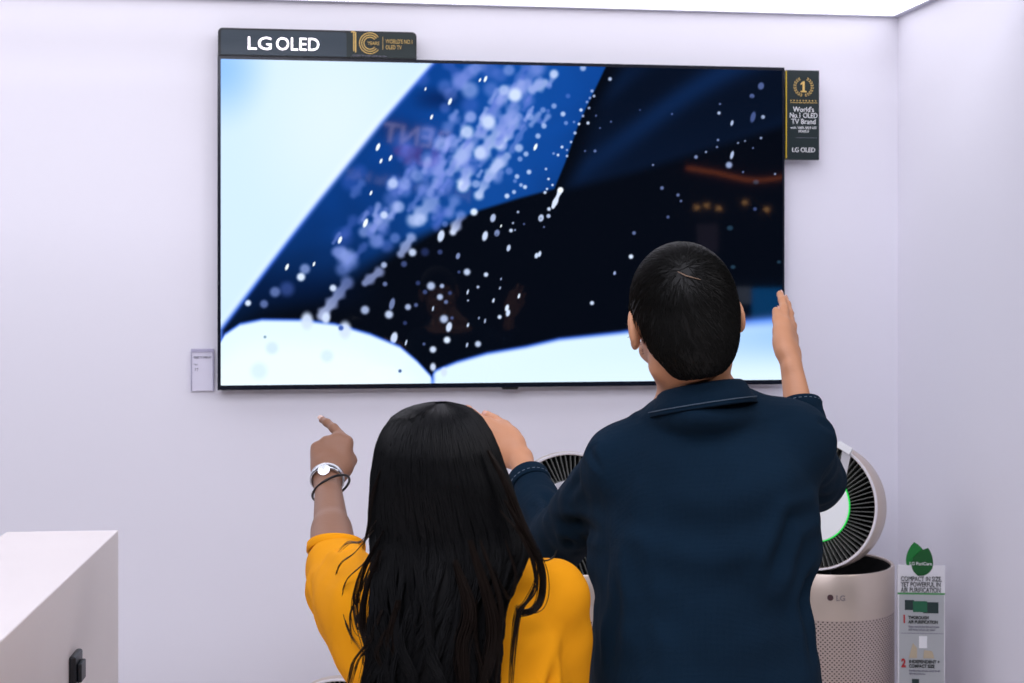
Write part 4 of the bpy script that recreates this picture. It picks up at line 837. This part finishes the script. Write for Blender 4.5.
for t_ in (-1, 1):
    o = lathe('eye', [(.0001, .0115)]+[(.0115*math.sin(a*PI/10), .0115*math.cos(a*PI/10)) for a in range(1, 10)]+[(.0001, -.0115)], M['eye'], wom, n=20, loc=g(t_*.031, .0775, .0055)); face_bits(o, t_, g, ROOTP, ROOTR)
# shirt
f = Field((-.42, 1.86, .86), (.2, 2.42, 1.36), .0042)
f.stack([(zk(584), xk(405), xk(525), 2.04, .05), (zk(600), xk(380), xk(556), 2.04, .085), (zk(630), xk(366), xk(570), 2.035, .105), (zk(683), xk(362), xk(572), 2.03, .112), (zk(760), xk(368), xk(566), 2.03, .11), (zk(850), xk(360), xk(572), 2.03, .118)], .02, 2.4)
f.cap(nb_+(-.015, 0, -.015), sL+(0, 0, .004), .036, .043, .03); f.cap(nb_+(.03, 0, -.01), sR+(-.003, 0, .006), .034, .046, .03)
f.cap(sL, eL+(.008, -.02, .0), .050, .046, .03); f.cap(eL+(.006, -.03, -.02), q(341, 594, 2.2), .038, .034, .03); f.cap(q(341, 592, 2.2), q(378, 655, 2.08), .038, .045, .04); f.cap(q(350, 600, 2.12), q(372, 650, 2.06), .045, .05, .04)
f.cap(sR, q(556, 640, 2.05), .05, .046, .03); f.cap(q(556, 640, 2.05), q(556, 745, 2.05), .046, .046, .02)
cr = [([Q(572, 625, 1.97), Q(560, 655, 1.95), Q(548, 690, 1.95), Q(546, 710, 1.95)], .007, .008), ([Q(577, 600, 1.99), Q(566, 625, 1.95), Q(552, 650, 1.94)], .010, .002), ([Q(330, 560, 2.2), Q(338, 590, 2.14), Q(356, 625, 2.06)], .011, .012), ([Q(318, 575, 2.22), Q(322, 605, 2.17), Q(345, 640, 2.09)], .009, .010), ([Q(342, 545, 2.2), Q(350, 575, 2.12), Q(366, 600, 2.03)], .009, .010), ([Q(322, 552, 2.27), Q(330, 575, 2.2), Q(328, 600, 2.16)], .008, .008), ([Q(352, 535, 2.2), Q(345, 556, 2.16), Q(356, 580, 2.06)], .007, .008), ([Q(520, 600, 1.93), Q(545, 650, 1.93), Q(530, 690, 1.92)], .016, .007), ([Q(365, 620, 2.0), Q(372, 650, 1.97), Q(368, 690, 1.95)], .01, .008)]
ws, _, _ = finish('shirt', f, M['mustard'], wom, cr, (.0032, 18, 11))
band('sleeve_hem', eL+(.002, .012, .02), unit((-.02, .5, .8)), .0425, M['mustard'], ws, .016, .005)
# watch and bangle
fa = unit(wL-eL); wc = wL+fa*.004
wa = band('wristwatch', wc, fa+np.array((.16, 0, 0)), .0262, M['silver'], wom, .016, .004, 1.0); wa['label'] = 'silver wristwatch on left wrist'
bn = band('bangle', wc-fa*.016+np.array((.006, -.004, -.006)), unit(fa+np.array((-.35, -.35, .25))), .0335, M['black'], wom, .0035, .0035); bn['label'] = 'thin black bangle'
wf = lathe('watch_face', [(0, 0), (.010, 0), (.0105, .002), (0, .0025)], M['silver'], wa, n=28, loc=wc+unit(np.array((-.1, -.78, .6)))*.0292, rot=Vector((-.1, -.78, .6)).to_track_quat('Z', 'Y').to_euler())
# trousers, shoes
f = Field((wmx-.26, 1.84, .08), (wmx+.26, 2.2, .95), .006); f.stack([(.72, wmx-.14, wmx+.14, 2.02, .105), (.93, wmx-.125, wmx+.125, 2.03, .09)], .03)
for s_, kn, an in ((-1, kL, aL), (1, kR, aR)): f.cap((wmx+s_*.073, 2.02, .76), kn, .085, .06, .03); f.cap(kn, an+(0, 0, .03), .058, .045, .02)
finish('trousers', f, M['jeans'], wom, (), (.002, 18, 9)); shoe('shoe', aL, (0, 1, 0), M['shoe'], wom, .9); shoe('shoe', aR, (0, 1, 0), M['shoe'], wom, .9)
# long hair
HK = [(405, 436, 446, 1.968, 1.985), (407, 424, 455, 1.94, 1.985), (410, 411, 465, 1.92, 1.985), (414, 401, 473, 1.904, 1.985), (421, 391, 481, 1.887, 1.985), (434, 382.5, 489, 1.872, 1.985), (450, 377, 496, 1.862, 1.985), (480, 372.5, 506, 1.858, 1.985), (510, 371, 516, 1.866, 1.98), (535, 371, 525, 1.872, 1.97), (555, 372, 528, 1.868, 1.955), (575, 374, 520, 1.862, 1.945), (600, 376, 506, 1.858, 1.935), (640, 374, 497, 1.856, 1.93), (683, 369, 492, 1.856, 1.93), (730, 378, 478, 1.862, 1.93), (770, 390, 460, 1.872, 1.93)]
HK = np.array(HK, float)
def hk(y):
    return [np.interp(y, HK[:, 0], HK[:, c]) for c in range(1, 5)]
def hpt(y, th, s):
    xl_, xr_, vb, vc = hk(y); Z = vc-.01; xc = ((xl_+xr_)/2-512)/FPX*Z; a = (xr_-xl_)/2/FPX*Z; b = vc-vb
    bf = np.minimum(b*1.0, np.interp(y, [405, 440, 480, 540], [.095, .09, .062, .036])); bb_ = np.where(np.cos(th) > 0, b, bf); e_ = .9
    return np.stack([xc+a*s*np.sign(np.sin(th))*np.abs(np.sin(th))**e_, vc-bb_*s*np.sign(np.cos(th))*np.abs(np.cos(th))**e_, EYE+(278-y)/FPX*np.interp(y, [405, 440, 520], [1.975, 1.94, 1.91])+0*th], -1)
ys = np.concatenate([np.linspace(405.3, 420, 10), np.linspace(424, 745, 60)]); ths = np.linspace(-PI, PI, 97)[:-1]
V = np.zeros((len(ys), 96, 3))
for i, y in enumerate(ys):
    lob = 1-.05*np.clip((y-560)/100, 0, 1)*(1+np.sin(ths*9+2))-.10*np.clip((y-600)/100, 0, 1)*np.abs(np.sin(ths))**6
    V[i] = hpt(np.full(96, y), ths, (.955 if y > 425 else .90)*lob)
ii = np.arange(V.shape[0]*96).reshape(V.shape[0], 96); F = np.stack([ii[:-1], np.roll(ii[:-1], -1, 1), np.roll(ii[1:], -1, 1), ii[1:]], -1).reshape(-1, 4)
N_ = 6300; Kp = 36; cl = 46
cth = np.linspace(-1.9, 1.9, cl)+rng.normal(size=cl)*.03; cph = rng.uniform(0, 6.28, cl); cfr = rng.uniform(.7, 1.3, cl); cen = rng.uniform(655, 765, cl); cam_ = rng.uniform(.4, 1.5, cl)
th0 = rng.uniform(-1.95, 1.95, N_); th0[:1100] = rng.uniform(1.9, 3.14, 1100)*np.where(rng.random(1100) < .5, -1, 1); ci = np.abs(th0[:, None]-cth[None]).argmin(1); y1 = np.minimum(cen[ci]+rng.normal(size=N_)*18, 768); y1[:1100] = rng.uniform(424, 440, 1100); y0 = 405.2+rng.exponential(1.6, N_)
tt = np.linspace(0, 1, Kp)[None]; Y = y0[:, None]+(y1-y0)[:, None]*tt**1.25; wgt = np.clip((Y-500)/190, 0, 1); cw = .18*np.clip((Y-430)/100, 0, 1)+.42*wgt
H0_ = rng.random((N_, 1)); TH = th0[:, None]*(1-cw)+cth[ci][:, None]*cw+.006*rng.normal(size=(N_, 1)); S = .985+.035*rng.random((N_, 1))-.03*wgt*rng.random((N_, 1)); H = hpt(Y, TH, S)
wave = wgt**1.2*.013*cam_[ci][:, None]; ph_ = cph[ci][:, None]+rng.normal(size=(N_, 1))*.25
H[..., 0] += wave*np.sin(Y*.055*cfr[ci][:, None]+ph_)+.0016*wgt*np.sin(Y*.12+rng.uniform(0, 6.28, (N_, 1))); H[..., 1] += wave*.5*np.cos(Y*.05*cfr[ci][:, None]+ph_)-.003*wgt
H[..., 1] -= .0035*H0_*np.clip((470-Y)/50, 0, 1); H[..., 2] += .0030*H0_*np.clip((440-Y)/25, 0, 1); H[..., 0] += .0012*np.sin(Y*.09+H0_*40)*np.clip((Y-408)/30, 0, 1)
V2, F2 = tubes(H, (np.interp(np.linspace(0, 1, Kp), [0, .1, .8, 1], [.5, 1, 1, .3])*.00085)[None], 3)
# loose locks: smooth curves through measured points, (x, y, depth)
def catmull(P, n):
    P = np.array(P, float); P = np.concatenate([[2*P[0]-P[1]], P, [2*P[-1]-P[-2]]]); out = []
    for t in np.linspace(0, len(P)-3-1e-6, n):
        i = int(t); u = t-i; a, b, c_, d = P[i:i+4]; out.append(.5*((2*b)+(-a+c_)*u+(2*a-5*b+4*c_-d)*u*u+(-a+3*b-3*c_+d)*u**3))
    return np.array(out)
LK = [([(505, 500, 1.885), (528, 540, 1.89), (540, 565, 1.90), (542, 590, 1.91), (536, 608, 1.905), (522, 613, 1.90), (516, 608, 1.90)], 46, 3.4),
 ([(500, 510, 1.88), (528, 545, 1.89), (536, 575, 1.895), (526, 600, 1.895), (516, 612, 1.895), (512, 640, 1.895), (508, 700, 1.895)], 7, 2.2),
 ([(510, 520, 1.88), (531, 548, 1.885), (543, 560, 1.90), (553, 558, 1.93), (557, 550, 1.95)], 5, .9), ([(505, 540, 1.87), (515, 575, 1.885), (510, 598, 1.89), (503, 590, 1.885), (494, 570, 1.875)], 9, 1.5),
 ([(515, 525, 1.875), (532, 560, 1.885), (535, 590, 1.89), (520, 612, 1.89), (514, 650, 1.89), (512, 690, 1.89)], 10, 2.5),
 ([(470, 540, 1.862), (486, 590, 1.862), (494, 630, 1.862), (488, 665, 1.865), (476, 705, 1.87)], 90, 4.5), ([(480, 540, 1.865), (500, 600, 1.868), (500, 640, 1.875), (494, 700, 1.88)], 26, 2.6),
 ([(384, 530, 1.88), (366, 560, 1.95), (346, 580, 2.02), (342, 605, 2.03), (350, 632, 2.0), (362, 650, 1.96)], 5, 2.0), ([(378, 540, 1.88), (362, 572, 1.94), (355, 600, 1.97), (358, 628, 1.95), (374, 638, 1.91)], 16, 3.4),
 ([(380, 550, 1.875), (366, 590, 1.92), (362, 625, 1.93), (368, 655, 1.915), (360, 690, 1.92)], 34, 4), ([(376, 520, 1.88), (362, 541, 1.97), (348, 543, 2.05), (338, 552, 2.1)], 4, 1.8), ([(374, 530, 1.9), (356, 552, 1.99), (340, 566, 2.06), (334, 590, 2.1)], 3, 1.6),
 ([(382, 610, 1.87), (370, 640, 1.9), (356, 660, 1.93), (352, 672, 1.94), (346, 700, 1.95)], 12, 3.4), ([(386, 630, 1.87), (378, 655, 1.885), (386, 675, 1.885), (376, 705, 1.89)], 30, 3), ([(380, 470, 1.90), (371, 500, 1.91), (368, 525, 1.92), (362, 550, 1.95)], 6, 1.5),
 ([(372, 560, 1.9), (362, 585, 1.96), (350, 612, 2.0), (352, 640, 1.99)], 4, 2.2), ([(398, 600, 1.865), (390, 640, 1.87), (398, 670, 1.87), (386, 710, 1.875)], 60, 5), ([(455, 560, 1.86), (470, 610, 1.858), (462, 650, 1.86), (468, 710, 1.865)], 70, 6), ([(488, 450, 1.89), (504, 480, 1.89), (518, 515, 1.89), (534, 548, 1.89), (540, 556, 1.90)], 40, 3.5), ([(476, 600, 1.865), (474, 640, 1.865), (483, 680, 1.87), (480, 720, 1.87)], 22, 3)]
LP = []; 
for P, n_, sp_ in LK:
    c_ = catmull(P, Kp)
    for k_ in range(n_):
        a_ = rng.normal(size=2)*sp_*.55; env = np.sin(np.linspace(.25, PI*.88, Kp))+.1; ph = rng.uniform(0, 6.28)
        pts_ = c_.copy(); pts_[:, 0] += a_[0]*env+.5*np.sin(np.linspace(0, 7, Kp)+ph); pts_[:, 1] += a_[1]*.6*np.linspace(0, 1, Kp)*2; pts_[:, 2] += rng.normal()*.002*env-.002*abs(rng.normal())
        LP.append([q(*p_) for p_ in pts_])
V3, F3 = tubes(np.array(LP), (np.interp(np.linspace(0, 1, Kp), [0, .1, .75, 1], [.5, 1, .9, .15])*.0007)[None], 3)
nV = V.size//3; hv = np.concatenate([V.reshape(-1, 3), V2, V3]); hf = np.concatenate([F, F2+nV, F3+nV+len(V2)])
# cap the crown and the lower end
hme = np_mesh('hair', hv, hf); hair = link('hair', hme, [M['hair_w'], M['hair_tips']], wom, True)
mi = np.zeros(len(hf), np.int32); mi[len(F)+len(F2):] = 1; hme.polygons.foreach_set('material_index', mi)
bm = bmesh.new()
for row, yy in ((V[0], None), (V[-1], None)):
    vs_ = [bm.verts.new(p) for p in row]; bm.faces.new(vs_)
link('hair_crown', bm_mesh('hair_crown', bm), M['hair_w'], hair, True)
# place the roots' origins at the people's feet
for o, cxy in ((man, (midx, 2.21)), (wom, (wmx, 2.02))):
    loc = RT*cxy[0]+FW*cxy[1]; o.location = (loc.x, loc.y, 0)
    for ch in list(o.children): ch.location = ch.location-Vector((cxy[0], cxy[1], 0))
